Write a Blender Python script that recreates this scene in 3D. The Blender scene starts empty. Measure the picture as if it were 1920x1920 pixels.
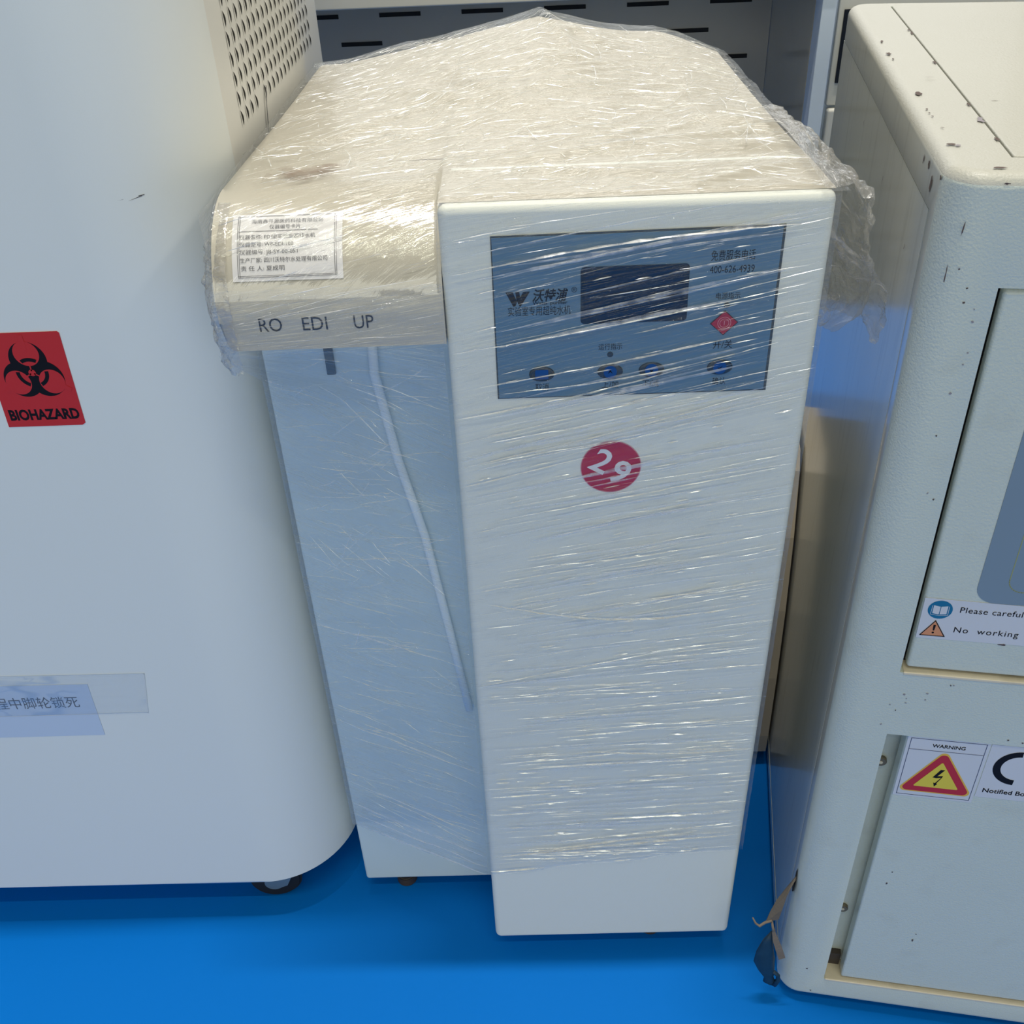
import bpy, bmesh, math, random
from mathutils import Vector, Matrix, noise
random.seed(7)
C = bpy.context.scene.collection
sc = bpy.context.scene

# ------------------------------------------------------------ camera
yaw, pitch, roll = -0.0248, 0.61285, 0.0461
F_PX = 1870.8
fwd = Vector((math.sin(yaw)*math.cos(pitch), math.cos(yaw)*math.cos(pitch), -math.sin(pitch)))
rgt = Vector((math.cos(yaw), -math.sin(yaw), 0))
dwn = fwd.cross(rgt)
r2 = math.cos(roll)*rgt + math.sin(roll)*dwn
d2 = -math.sin(roll)*rgt + math.cos(roll)*dwn
camd = bpy.data.cameras.new('camera'); cam = bpy.data.objects.new('camera', camd); C.objects.link(cam)
up, back = -d2, -fwd
cam.matrix_world = Matrix(((r2.x, up.x, back.x, 0), (r2.y, up.y, back.y, 0), (r2.z, up.z, back.z, 1.5), (0, 0, 0, 1)))
camd.sensor_fit = 'HORIZONTAL'; camd.sensor_width = 36; camd.lens = 36*F_PX/1920
camd.clip_start = 0.02
sc.camera = cam
# ------------------------------------------------------------ world, lamps, exposure
w = bpy.data.worlds.new('world'); sc.world = w; w.use_nodes = True
bg = w.node_tree.nodes['Background']; bg.inputs[0].default_value = (1.0, 1.0, 0.84, 1); bg.inputs[1].default_value = 0.19
sc.view_settings.view_transform = 'Standard'; sc.view_settings.look = 'None'
sc.view_settings.gamma = 1; sc.view_settings.use_curve_mapping = False
sc.view_settings.exposure = 0.0


def strip_lamp(x, y, z, sx, sy, watts, col):
    l = bpy.data.lights.new('ceiling_or_fill_lamp', 'AREA'); l.shape = 'RECTANGLE'; l.size = sx; l.size_y = sy
    l.energy = watts; l.color = col
    o = bpy.data.objects.new('ceiling_or_fill_lamp', l); C.objects.link(o); o.location = (x, y, z)
    return o


strip_lamp(0.0, 1.03, 9.0, 3.0, 0.16, 440, (1, 0.965, 0.90))
for yy in (6.0, 12.0, 18.0):  # unseen rows added behind for sheen and glints on the film
    strip_lamp(0.0, yy, 9.0, 5.0, 0.6, 90, (1, 0.97, 0.92))
for yy, ww in ((-2.6, 140), (-6.0, 80)):  # unseen rows added in front to light the machine fronts
    strip_lamp(0.0, yy, 9.0, 5.0, 0.12, ww, (1.0, 1.0, 0.80))
strip_lamp(7.0, 2.5, 8.0, 0.5, 5.0, 260, (1, 0.97, 0.90))  # unseen lamp added for the light on surfaces facing right
# daylight from the hall's rear windows
win = strip_lamp(1.0, 15.0, 5.0, 12.0, 4.0, 240, (0.95, 0.98, 1.0)); win.name = 'rear_window_light'
win.rotation_euler = (math.radians(-80), 0, 0)
# added fill behind the camera to brighten the fronts; no such source known
front_fill = strip_lamp(0.0, -8.0, 3.0, 12.0, 4.0, 240, (1.0, 1.0, 0.86)); front_fill.name = 'front_fill_light'
front_fill.rotation_euler = (math.radians(90), 0, 0)

# ------------------------------------------------------------ materials
M = {}


def newmat(name):
    m = bpy.data.materials.new(name); m.use_nodes = True
    nt = m.node_tree
    for n in list(nt.nodes):
        nt.nodes.remove(n)
    return m, nt, nt.nodes.new, nt.links.new


def paint(name, col, rough=0.4, grain=0.0, gscale=900, var=0.03, vscale=3, spec=0.5, coat=0.0, metal=0.0, dirt=0.0,
          stretch=(1, 1, 1), dirtcol=(0.35, 0.30, 0.2)):
    m, nt, N, L = newmat(name)
    out = N('ShaderNodeOutputMaterial'); b = N('ShaderNodeBsdfPrincipled'); L(b.outputs[0], out.inputs[0])
    b.inputs['Roughness'].default_value = rough; b.inputs['Metallic'].default_value = metal
    b.inputs['Specular IOR Level'].default_value = spec
    b.inputs['Coat Weight'].default_value = coat; b.inputs['Coat Roughness'].default_value = 0.12
    tc = N('ShaderNodeTexCoord'); mp = N('ShaderNodeMapping'); L(tc.outputs['Object'], mp.inputs[0])
    mp.inputs['Scale'].default_value = stretch
    n = N('ShaderNodeTexNoise'); n.inputs['Scale'].default_value = vscale; n.inputs['Detail'].default_value = 5
    L(mp.outputs[0], n.inputs['Vector'])
    mx = N('ShaderNodeMix'); mx.data_type = 'RGBA'
    mx.inputs[6].default_value = (*[max(0, c*(1-var)) for c in col], 1)
    mx.inputs[7].default_value = (*[min(1, c*(1+var)) for c in col], 1)
    L(n.outputs['Fac'], mx.inputs[0])
    last = mx.outputs[2]
    if dirt > 0:
        n2 = N('ShaderNodeTexNoise'); n2.inputs['Scale'].default_value = vscale*5; n2.inputs['Detail'].default_value = 8
        L(mp.outputs[0], n2.inputs['Vector'])
        r = N('ShaderNodeMapRange'); r.inputs[1].default_value = 0.56; r.inputs[2].default_value = 0.78; r.inputs[4].default_value = dirt
        L(n2.outputs['Fac'], r.inputs[0])
        m2 = N('ShaderNodeMix'); m2.data_type = 'RGBA'; L(r.outputs[0], m2.inputs[0]); L(last, m2.inputs[6])
        m2.inputs[7].default_value = (*dirtcol, 1); last = m2.outputs[2]
        n3 = N('ShaderNodeTexVoronoi'); n3.inputs['Scale'].default_value = 28
        L(tc.outputs['Object'], n3.inputs['Vector'])
        r3 = N('ShaderNodeMapRange'); r3.inputs[1].default_value = 0.035; r3.inputs[2].default_value = 0.02; r3.inputs[4].default_value = dirt*1.6
        L(n3.outputs['Distance'], r3.inputs[0])
        n4 = N('ShaderNodeTexNoise'); n4.inputs['Scale'].default_value = 7; L(tc.outputs['Object'], n4.inputs['Vector'])
        r4 = N('ShaderNodeMapRange'); r4.inputs[1].default_value = 0.52; r4.inputs[2].default_value = 0.6
        L(n4.outputs['Fac'], r4.inputs[0])
        mu = N('ShaderNodeMath'); mu.operation = 'MULTIPLY'; L(r3.outputs[0], mu.inputs[0]); L(r4.outputs[0], mu.inputs[1])
        m3 = N('ShaderNodeMix'); m3.data_type = 'RGBA'; L(mu.outputs[0], m3.inputs[0]); L(last, m3.inputs[6])
        m3.inputs[7].default_value = (0.06, 0.045, 0.04, 1); last = m3.outputs[2]
    L(last, b.inputs['Base Color'])
    if grain > 0:
        g = N('ShaderNodeTexNoise'); g.inputs['Scale'].default_value = gscale; g.inputs['Detail'].default_value = 2
        L(tc.outputs['Object'], g.inputs['Vector'])
        bp = N('ShaderNodeBump'); bp.inputs['Strength'].default_value = grain; bp.inputs['Distance'].default_value = 0.0006
        L(g.outputs['Fac'], bp.inputs['Height']); L(bp.outputs[0], b.inputs['Normal'])
    M[name] = m
    return m


paint('freezer_paint', (0.84, 0.865, 0.84), 0.38, 0.10, 700, 0.02)
paint('freezer_side', (0.80, 0.785, 0.73), 0.4, 0.10, 700, 0.02)
paint('machine_paint', (0.82, 0.83, 0.755), 0.45, 0.35, 900, 0.02)
paint('machine_top_dimmed', (0.58, 0.535, 0.44), 0.5, 0.3, 900, 0.05, 8)  # same machine, base colour darkened to offset the strong light on its top
paint('machine_recess_shaded', (0.60, 0.71, 0.75), 0.45, 0.15, 900, 0.03)  # darker and bluer than the column: hood shade put into the colour
paint('cabinet_paint', (0.63, 0.67, 0.60), 0.36, 0.9, 420, 0.03, 4, dirt=0.15, coat=0.15)
paint('cabinet_lid_dimmed', (0.52, 0.51, 0.455), 0.42, 0.9, 420, 0.03, 4, coat=0.05)  # darker than the front paint to offset the overhead light on the lid
paint('cabinet_side_lifted', (0.80, 0.79, 0.69), 0.28, 0.10, 300, 0.08, 5, coat=0.8, dirt=0.28, stretch=(1, 3.0, 0.35), dirtcol=(0.33, 0.29, 0.19))  # base colour lightened for the little light in the gap; dirt is its own
paint('gap_dark', (0.012, 0.011, 0.010), 0.8)
paint('lip_cream', (0.72, 0.64, 0.50), 0.5, dirt=0.6)
paint('floor_blue', (0.0004, 0.165, 0.61), 0.5, 0.25, 60, 0.05, 2, spec=0.08)
paint('chip', (0.10, 0.065, 0.055), 0.6)
paint('chip_grey', (0.30, 0.27, 0.30), 0.6)
paint('ink', (0.010, 0.010, 0.014), 0.6, spec=0.12)
paint('ink_grey', (0.12, 0.12, 0.13), 0.6)
paint('ink_blue', (0.03, 0.05, 0.13), 0.6)
paint('panel_blue', (0.12, 0.215, 0.31), 0.35, var=0.05)
paint('panel_edge', (0.05, 0.06, 0.06), 0.4)
paint('lcd', (0.002, 0.004, 0.012), 0.25, var=0.5, vscale=10)
paint('lcd_glass', (0.001, 0.006, 0.026), 0.2, var=0.8, vscale=14)
paint('button_blue', (0.012, 0.07, 0.26), 0.3)
paint('button_ring', (0.01, 0.02, 0.03), 0.3)
paint('red_button', (0.42, 0.012, 0.03), 0.4)
paint('print_white', (0.8, 0.8, 0.82), 0.6)
paint('sticker_red', (0.50, 0.008, 0.035), 0.45)
paint('pink', (0.65, 0.25, 0.28), 0.45)
paint('bio_red', (0.60, 0.022, 0.014), 0.4)
paint('paper_white', (0.84, 0.82, 0.82), 0.7)
paint('paper_blue', (0.58, 0.68, 0.84), 0.55)
paint('tape_edge', (0.74, 0.76, 0.77), 0.3)
paint('sticker_white', (0.66, 0.67, 0.72), 0.5)
paint('sign_blue', (0.01, 0.16, 0.32), 0.5)
paint('sign_orange', (0.72, 0.30, 0.14), 0.5)
paint('sign_yellow', (0.78, 0.62, 0.05), 0.5)
paint('sign_amber', (0.80, 0.48, 0.06), 0.5)
paint('sign_red', (0.52, 0.02, 0.03), 0.5)
paint('membrane', (0.22, 0.29, 0.36), 0.45)
paint('olive', (0.35, 0.36, 0.14), 0.5)
paint('screw', (0.20, 0.17, 0.12), 0.5, metal=0.3)
paint('rubber', (0.010, 0.010, 0.011), 0.6)
paint('caster_metal', (0.30, 0.36, 0.36), 0.35, metal=0.6)
paint('foot_brown', (0.05, 0.038, 0.03), 0.6)
paint('strap', (0.13, 0.11, 0.09), 0.85, 0.8, 300, 0.25, 40)
paint('strap_light', (0.20, 0.16, 0.125), 0.85, 0.8, 300, 0.25, 40)
paint('scrap', (0.008, 0.035, 0.07), 0.5, 0.5, 80, 0.4, 60)
paint('hood_white', (0.66, 0.64, 0.58), 0.5)
paint('hood_grey', (0.56, 0.51, 0.42), 0.25, var=0.2, vscale=4, coat=0.3)
paint('hood_side', (0.56, 0.50, 0.40), 0.2, var=0.15, vscale=4, coat=0.4)
paint('post_blue', (0.66, 0.74, 0.84), 0.45)
paint('tank_beige', (0.50, 0.42, 0.31), 0.5, 0.3)
paint('tube_white', (0.85, 0.92, 0.95), 0.4)
paint('brown_smudge', (0.30, 0.20, 0.15), 0.8, var=0.3, vscale=80)


def film_mat(name, sx, sy, haze, streak, bump, distort=0.0, gl=0.14, rough=0.10, milk=(0.9, 0.92, 0.93), thr=0.90):
    """clear stretch film: transparent, glossy, with wrinkles; stacked folds are milky"""
    m, nt, N, L = newmat(name)
    out = N('ShaderNodeOutputMaterial')
    uv = N('ShaderNodeUVMap'); uv.uv_map = 'UVMap'

    def noise_tex(ax, ay, det, dist=0.0, off=0.0):
        mp = N('ShaderNodeMapping'); mp.inputs['Scale'].default_value = (ax, ay, 1); mp.inputs['Location'].default_value = (off, off*1.7, 0)
        L(uv.outputs[0], mp.inputs[0])
        n = N('ShaderNodeTexNoise'); n.noise_dimensions = '2D'; n.inputs['Scale'].default_value = 1
        n.inputs['Detail'].default_value = det; n.inputs['Distortion'].default_value = dist
        L(mp.outputs[0], n.inputs['Vector'])
        return n.outputs['Fac']

    def math_(op, a, b=None, c=None):
        k = N('ShaderNodeMath'); k.operation = op; k.use_clamp = False
        for i, v in enumerate((a, b, c)):
            if v is None: continue
            if isinstance(v, (int, float)): k.inputs[i].default_value = v
            else: L(v, k.inputs[i])
        return k.outputs[0]

    def ramp(v, a, b, o=1.0):
        r = N('ShaderNodeMapRange'); r.interpolation_type = 'SMOOTHSTEP'
        r.inputs[1].default_value = a; r.inputs[2].default_value = b; r.inputs[4].default_value = o
        L(v, r.inputs[0]); return r.outputs[0]

    def ridge(v):   # 1 on the 0.5 level line
        return math_('SUBTRACT', 1.0, math_('MULTIPLY', math_('ABSOLUTE', math_('SUBTRACT', v, 0.5)), 4.0))
    f1 = noise_tex(sx, sy, 3, distort)
    f2 = noise_tex(sx*2.7, sy*2.3, 3, distort*1.5, 3.1)
    f3 = noise_tex(sx*0.8, sy*4.5, 2, distort, 9.3)
    lo = noise_tex(9, 14, 2, 0.5, 5.5)
    ra, rb = ridge(f1), ridge(f2)
    lines = math_('MAXIMUM', ramp(ra, thr, 1.0), math_('MULTIPLY', ramp(rb, thr, 1.0), 0.7))
    brk = ramp(noise_tex(sx*2.2, sy*0.25, 2, 0.3, 7.7), 0.44, 0.62)
    lines = math_('MULTIPLY', lines, brk)
    band = ramp(f3, 0.40, 0.72)
    if name == 'film_top':
        at = N('ShaderNodeAttribute'); at.attribute_name = 'density'
        lines = math_('MULTIPLY', lines, at.outputs['Fac']); band = math_('MULTIPLY', band, at.outputs['Fac'])
        haze_ = math_('MULTIPLY', at.outputs['Fac'], haze)
    else:
        haze_ = haze
    milk_f = math_('ADD', math_('ADD', haze_, math_('MULTIPLY', lines, streak)), math_('MULTIPLY', math_('MULTIPLY', band, ramp(lo, 0.3, 0.7)), haze*1.6))
    bp = N('ShaderNodeBump'); bp.inputs['Strength'].default_value = bump; bp.inputs['Distance'].default_value = 0.003
    L(math_('ADD', math_('MULTIPLY', f1, 0.6), math_('ADD', math_('MULTIPLY', f2, 0.35), math_('MULTIPLY', lines, 0.15))), bp.inputs['Height'])
    if name == 'film_top':
        L(math_('MULTIPLY', math_('ADD', at.outputs['Fac'], 0.25), bump*0.8), bp.inputs['Strength'])
    tr = N('ShaderNodeBsdfTransparent'); tr.inputs[0].default_value = (0.985, 0.985, 0.985, 1)
    df = N('ShaderNodeBsdfDiffuse'); df.inputs[0].default_value = (*milk, 1); L(bp.outputs[0], df.inputs['Normal'])
    tl = N('ShaderNodeBsdfTranslucent'); tl.inputs[0].default_value = (*milk, 1)
    m1 = N('ShaderNodeMixShader'); m1.inputs[0].default_value = 0.35; L(df.outputs[0], m1.inputs[1]); L(tl.outputs[0], m1.inputs[2])
    m2 = N('ShaderNodeMixShader'); L(milk_f, m2.inputs[0]); L(tr.outputs[0], m2.inputs[1]); L(m1.outputs[0], m2.inputs[2])
    g = N('ShaderNodeBsdfGlossy'); g.inputs['Roughness'].default_value = rough; L(bp.outputs[0], g.inputs['Normal'])
    lw = N('ShaderNodeLayerWeight'); lw.inputs[0].default_value = 0.22; L(bp.outputs[0], lw.inputs['Normal'])
    gf = math_('ADD', math_('MULTIPLY', lw.outputs['Facing'], 0.24), gl*0.5)
    gf = math_('ADD', gf, math_('MULTIPLY', lines, 0.16))
    m3 = N('ShaderNodeMixShader'); L(gf, m3.inputs[0]); L(m2.outputs[0], m3.inputs[1]); L(g.outputs[0], m3.inputs[2])
    L(m3.outputs[0], out.inputs[0])
    M[name] = m
    return m


film_mat('film_front', 5, 230, 0.022, 0.18, 0.6, 0.15, gl=0.07, thr=0.95)
film_mat('film_recess', 5, 190, 0.10, 0.3, 0.8, 0.4, thr=0.94, milk=(0.82, 0.92, 1.0))
film_mat('film_hood', 6, 200, 0.05, 0.3, 0.6, 0.3, thr=0.93)
film_mat('film_top', 14, 150, 0.23, 0.80, 1.6, 0.9, gl=0.25, milk=(0.80, 0.78, 0.75), thr=0.82)  # milk colour darkened so the strongly lit top stays below white
film_mat('film_flap', 14, 34, 0.16, 0.35, 0.7, 1.4, gl=0.2, milk=(0.72, 0.69, 0.65), thr=0.86)


def crease_mat(name, alpha, col, gloss):
    m, nt, N, L = newmat(name)
    out = N('ShaderNodeOutputMaterial'); tr = N('ShaderNodeBsdfTransparent')
    df = N('ShaderNodeBsdfDiffuse'); df.inputs[0].default_value = (*col, 1)
    gg = N('ShaderNodeBsdfGlossy'); gg.inputs['Roughness'].default_value = 0.24
    b = N('ShaderNodeMixShader'); b.inputs[0].default_value = gloss; L(df.outputs[0], b.inputs[1]); L(gg.outputs[0], b.inputs[2])
    tc = N('ShaderNodeTexCoord'); n = N('ShaderNodeTexNoise'); n.inputs['Scale'].default_value = 90; L(tc.outputs['Object'], n.inputs['Vector'])
    r = N('ShaderNodeMapRange'); r.inputs[1].default_value = 0.35; r.inputs[2].default_value = 0.62
    r.inputs[3].default_value = alpha*0.35; r.inputs[4].default_value = alpha; L(n.outputs['Fac'], r.inputs[0])
    mx = N('ShaderNodeMixShader'); L(r.outputs[0], mx.inputs[0]); L(tr.outputs[0], mx.inputs[1]); L(b.outputs[0], mx.inputs[2])
    L(mx.outputs[0], out.inputs[0]); M[name] = m


crease_mat('crease_glint', 0.95, (0.97, 0.97, 0.97), 0.45)  # raised glossy creases; the near-white colour also carries their glints
crease_mat('crease_soft', 0.45, (0.95, 0.92, 0.88), 0.25)
# clear tape
film_mat('clear_tape', 3, 9, 0.05, 0.1, 0.1, 0.2, gl=0.08)


# ------------------------------------------------------------ helpers
def mesh_obj(name, verts, faces, mat, parent=None, smooth=False, uvs=None):
    me = bpy.data.meshes.new(name); me.from_pydata([tuple(v) for v in verts], [], faces)
    if uvs is not None:
        ul = me.uv_layers.new(name='UVMap')
        for lp in me.loops:
            ul.data[lp.index].uv = uvs[lp.vertex_index]
    me.validate(); me.update()
    if smooth:
        me.polygons.foreach_set('use_smooth', [True]*len(me.polygons))
    if mat: me.materials.append(M[mat] if isinstance(mat, str) else mat)
    o = bpy.data.objects.new(name, me); C.objects.link(o)
    if parent: o.parent = parent
    return o


def bm_obj(name, bm, mat, parent=None, smooth_angle=None):
    me = bpy.data.meshes.new(name); bmesh.ops.recalc_face_normals(bm, faces=bm.faces); bm.to_mesh(me); bm.free()
    if smooth_angle:
        me.polygons.foreach_set('use_smooth', [True]*len(me.polygons)); me.set_sharp_from_angle(angle=math.radians(smooth_angle))
    me.materials.append(M[mat])
    o = bpy.data.objects.new(name, me); C.objects.link(o)
    if parent: o.parent = parent
    if smooth_angle:
        wn = o.modifiers.new('wn', 'WEIGHTED_NORMAL'); wn.keep_sharp = True
    return o


def empty(name, label, cat, loc, rz=0, group=None):
    o = bpy.data.objects.new(name, None); C.objects.link(o); o.location = loc; o.rotation_euler = (0, 0, rz)
    o.empty_display_size = 0.05
    o['label'] = label; o['category'] = cat
    if group: o['group'] = group
    return o


def tag(o, label, cat, group=None):
    o['label'] = label; o['category'] = cat
    if group: o['group'] = group
    return o


def box_bm(bm, x0, x1, y0, y1, z0, z1, bev=0.0, seg=3):
    r = bmesh.ops.create_cube(bm, size=1)
    vs = r['verts']
    for v in vs:
        v.co = Vector(((x0+x1)/2+v.co.x*(x1-x0), (y0+y1)/2+v.co.y*(y1-y0), (z0+z1)/2+v.co.z*(z1-z0)))
    if bev > 0:
        es = list({e for v in vs for e in v.link_edges})
        bmesh.ops.bevel(bm, geom=es, offset=bev, segments=seg, affect='EDGES', profile=0.5)
    return bm


def box(name, x0, x1, y0, y1, z0, z1, mat, parent=None, bev=0.0, seg=3):
    bm = bmesh.new(); box_bm(bm, x0, x1, y0, y1, z0, z1, bev, seg)
    return bm_obj(name, bm, mat, parent, 35 if bev else None)


def prism_bm(bm, poly, z0, z1, bev=0.0, seg=3):
    """plan polygon (x, y) extruded in z"""
    a = [bm.verts.new((x, y, z0)) for x, y in poly]; b = [bm.verts.new((x, y, z1)) for x, y in poly]
    n = len(poly); caps = [bm.faces.new(a[::-1]), bm.faces.new(b)]
    for i in range(n):
        bm.faces.new((a[i], a[(i+1) % n], b[(i+1) % n], b[i]))
    if bev > 0:
        es = list({e for f in caps for e in f.edges})
        bmesh.ops.bevel(bm, geom=es, offset=bev, segments=seg, affect='EDGES', profile=0.5)
    return bm


def rrect(x0, x1, y0, y1, r, n=8, corners=(1, 1, 1, 1)):
    pts = []
    for k, (cx, cy, a0) in enumerate(((x1-r, y1-r, 0), (x0+r, y1-r, 90), (x0+r, y0+r, 180), (x1-r, y0+r, 270))):
        if not corners[k]:
            pts.append(((x1, y1), (x0, y1), (x0, y0), (x1, y0))[k]); continue
        for i in range(n+1):
            a = math.radians(a0+90*i/n); pts.append((cx+r*math.cos(a), cy+r*math.sin(a)))
    return pts


def boolean(o, cutters):
    for c in cutters:
        md = o.modifiers.new('cut', 'BOOLEAN'); md.operation = 'DIFFERENCE'; md.object = c; md.solver = 'EXACT'
    dg = bpy.context.evaluated_depsgraph_get(); dg.update()
    me = bpy.data.meshes.new_from_object(o.evaluated_get(dg))
    o.modifiers.clear(); o.data = me
    me.polygons.foreach_set('use_smooth', [True]*len(me.polygons)); me.set_sharp_from_angle(angle=math.radians(35))
    for c in cutters:
        bpy.data.objects.remove(c)
    wn = o.modifiers.new('wn', 'WEIGHTED_NORMAL'); wn.keep_sharp = True


class Frame:
    """flat frame on a surface: p(a, b, h) -> world/local point, a right, b up, h out"""
    def __init__(s, o, x=(1, 0, 0), y=(0, 0, 1), n=(0, -1, 0)):
        s.o, s.x, s.y, s.n = Vector(o), Vector(x), Vector(y), Vector(n)

    def __call__(s, a, b, h=0.0):
        return s.o+s.x*a+s.y*b+s.n*h


def decal(name, pts, fr, mat, parent, h=0.0002, thick=0.0):
    """flat polygon (a, b) laid on frame fr; thick > 0 gives it a rim"""
    n = len(pts)
    top = [fr(a, b, h+thick) for a, b in pts]
    if thick <= 0:
        return mesh_obj(name, top, [list(range(n))], mat, parent)
    bot = [fr(a, b, h) for a, b in pts]
    faces = [list(range(n))]+[[i, n+i, n+(i+1) % n, (i+1) % n] for i in range(n)]
    return mesh_obj(name, top+bot, faces, mat, parent)


def multi(name, polys, fr, mat, parent, h):
    vs, fs = [], []
    for p in polys:
        k = len(vs); vs += [fr(a, b, h) for a, b in p]; fs.append(list(range(k, k+len(p))))
    return mesh_obj(name, vs, fs, mat, parent)


def disc(cx, cy, rx, ry=None, n=40, a0=0, a1=360):
    ry = rx if ry is None else ry
    full = abs(a1-a0-360) < 1e-6
    return [(cx+rx*math.cos(math.radians(a0+(a1-a0)*i/n)), cy+ry*math.sin(math.radians(a0+(a1-a0)*i/n))) for i in range(n if full else n+1)]


def ring_polys(cx, cy, r0, r1, n=48, test=None, sx=1, sy=1):
    out = []
    for i in range(n):
        a, b = 2*math.pi*i/n, 2*math.pi*(i+1)/n
        q = [(cx+sx*r*math.cos(t), cy+sy*r*math.sin(t)) for r, t in ((r0, a), (r1, a), (r1, b), (r0, b))]
        m = (a+b)/2
        if test is None or test(cx+(r0+r1)/2*math.cos(m), cy+(r0+r1)/2*math.sin(m)):
            out.append(q)
    return out


def line_polys(pts, wd, closed=False):
    out = []
    seq = list(zip(pts, pts[1:]+([pts[0]] if closed else [])))
    if not closed: seq = seq[:len(pts)-1]
    for (x0, y0), (x1, y1) in seq:
        d = math.hypot(x1-x0, y1-y0) or 1; nx, ny = -(y1-y0)/d*wd/2, (x1-x0)/d*wd/2
        ex, ey = (x1-x0)/d*wd/2, (y1-y0)/d*wd/2
        out.append([(x0+nx-ex, y0+ny-ey), (x1+nx+ex, y1+ny+ey), (x1-nx+ex, y1-ny+ey), (x0-nx-ex, y0-ny-ey)])
    return out


def text(name, body, x, y, size, fr, mat, parent, h=0.0004, width=None, rot=0.0, shear=0.0, bold=0.0, center=True, spacing=1.0):
    """lettering as a thin mesh; size = cap height in metres"""
    cu = bpy.data.curves.new('t', 'FONT'); cu.body = body; cu.size = size/0.7; cu.offset = bold*size
    cu.space_character = spacing; cu.resolution_u = 3; cu.shear = shear
    o = bpy.data.objects.new('t', cu); C.objects.link(o)
    dg = bpy.context.evaluated_depsgraph_get(); dg.update()
    me = bpy.data.meshes.new_from_object(o.evaluated_get(dg))
    bpy.data.objects.remove(o)
    xs = [v.co.x for v in me.vertices] or [0, 1]; ys = [v.co.y for v in me.vertices] or [0, 1]
    x0, x1, y0, y1 = min(xs), max(xs), min(ys), max(ys)
    k = (width/(x1-x0)) if width else 1
    cx = (x0+x1)/2 if center else x0; cy = (y0+y1)/2 if center else 0
    c, s = math.cos(rot), math.sin(rot)
    for v in me.vertices:
        a, b = (v.co.x-cx)*k, v.co.y-cy
        v.co = fr(x+a*c-b*s, y+a*s+b*c, h)
    me.materials.clear(); me.materials.append(M[mat])
    ob = bpy.data.objects.new(name, me); C.objects.link(ob); ob.parent = parent
    return ob


def tube(name, pts, r, mat, parent, n=10, flat=1.0):
    vs, fs = [], []
    pts = [Vector(p) for p in pts]
    for i, p in enumerate(pts):
        d = (pts[min(i+1, len(pts)-1)]-pts[max(i-1, 0)]).normalized()
        a = d.cross(Vector((0, 1, 0.01))).normalized(); b = d.cross(a).normalized()
        rr = r[i] if isinstance(r, (list, tuple)) else r
        for k in range(n):
            t = 2*math.pi*k/n; vs.append(p+a*math.cos(t)*rr+b*math.sin(t)*rr*flat)
    for i in range(len(pts)-1):
        for k in range(n):
            fs.append((i*n+k, i*n+(k+1) % n, (i+1)*n+(k+1) % n, (i+1)*n+k))
    fs.append(tuple(range(n))[::-1]); fs.append(tuple(range((len(pts)-1)*n, len(pts)*n)))
    return mesh_obj(name, vs, fs, mat, parent, True)


def cyl(name, p, axis, r, L_, mat, parent, n=32, bev=0.0):
    bm = bmesh.new(); bmesh.ops.create_cone(bm, cap_ends=True, segments=n, radius1=r, radius2=r, depth=L_)
    if bev:
        es = [e for e in bm.edges if abs(e.verts[0].co.z-e.verts[1].co.z) < 1e-6]
        bmesh.ops.bevel(bm, geom=es, offset=bev, segments=3, affect='EDGES')
    q = Vector((0, 0, 1)).rotation_difference(Vector(axis).normalized()).to_matrix().to_4x4()
    bmesh.ops.transform(bm, matrix=Matrix.Translation(p) @ q, verts=bm.verts)
    return bm_obj(name, bm, mat, parent, 40)


def lerp(a, b, t): return a+(b-a)*t


def pw(x, tab):
    if x <= tab[0][0]: return tab[0][1]
    for (x0, y0), (x1, y1) in zip(tab, tab[1:]):
        if x <= x1: return y0+(y1-y0)*(x-x0)/(x1-x0)
    return tab[-1][1]


BACKY = [(-0.31, 1.585), (-0.2, 1.61), (0.032, 1.63), (0.2, 1.62), (0.30, 1.55)]


def fbm(x, y, z=0.0, o=3):
    s, a = 0.0, 1.0
    for _ in range(o):
        s += a*noise.noise((x, y, z)); x *= 2.03; y *= 2.03; z += 5.1; a *= 0.5
    return s


# ------------------------------------------------------------ setting
fl = mesh_obj('floor', [(-7, -5, 0), (7, -5, 0), (7, 11, 0), (-7, 11, 0)], [(0, 1, 2, 3)], 'floor_blue'); fl['kind'] = 'structure'

# ------------------------------------------------------------ left freezer cabinet
fz = empty('freezer_cabinet', 'tall white cabinet with rounded corner and red biohazard sticker', 'cabinet', (-0.75, 1.4, 0))
fz_o = Vector((-0.75, 1.4, 0))
OFF = Matrix.Translation(-fz_o)


def rel(o, off=fz_o):      # built in world coordinates, then handed to a parent Empty placed at off
    o.data.transform(Matrix.Translation(-off)); return o


cx, cy, r = -0.455, 1.12, 0.14
arc = [(cx+r*math.sin(math.radians(a)), cy-r*math.cos(math.radians(a))) for a in range(0, 91, 5)]
outer = [(-1.25, 0.98)]+arc
inner = [(-0.321, 1.12)]+[(-1.25, 1.12)]
bm = bmesh.new(); prism_bm(bm, outer+inner, 0.092, 1.95, 0.003)
rel(bm_obj('front_shell', bm, 'freezer_paint', fz, 40))
bm = bmesh.new(); prism_bm(bm, [(-1.25, 1.1225), (-0.3165, 1.1225), (-0.3165, 1.745), (-0.325, 1.754), (-1.25, 1.754)], 0.10, 1.95, 0.002)
body = rel(bm_obj('side_body', bm, 'freezer_side', fz, 40))
rel(box('back_cover', -1.22, -0.335, 1.7545, 1.83, 0.12, 1.93, 'post_blue', fz, 0.006))
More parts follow.
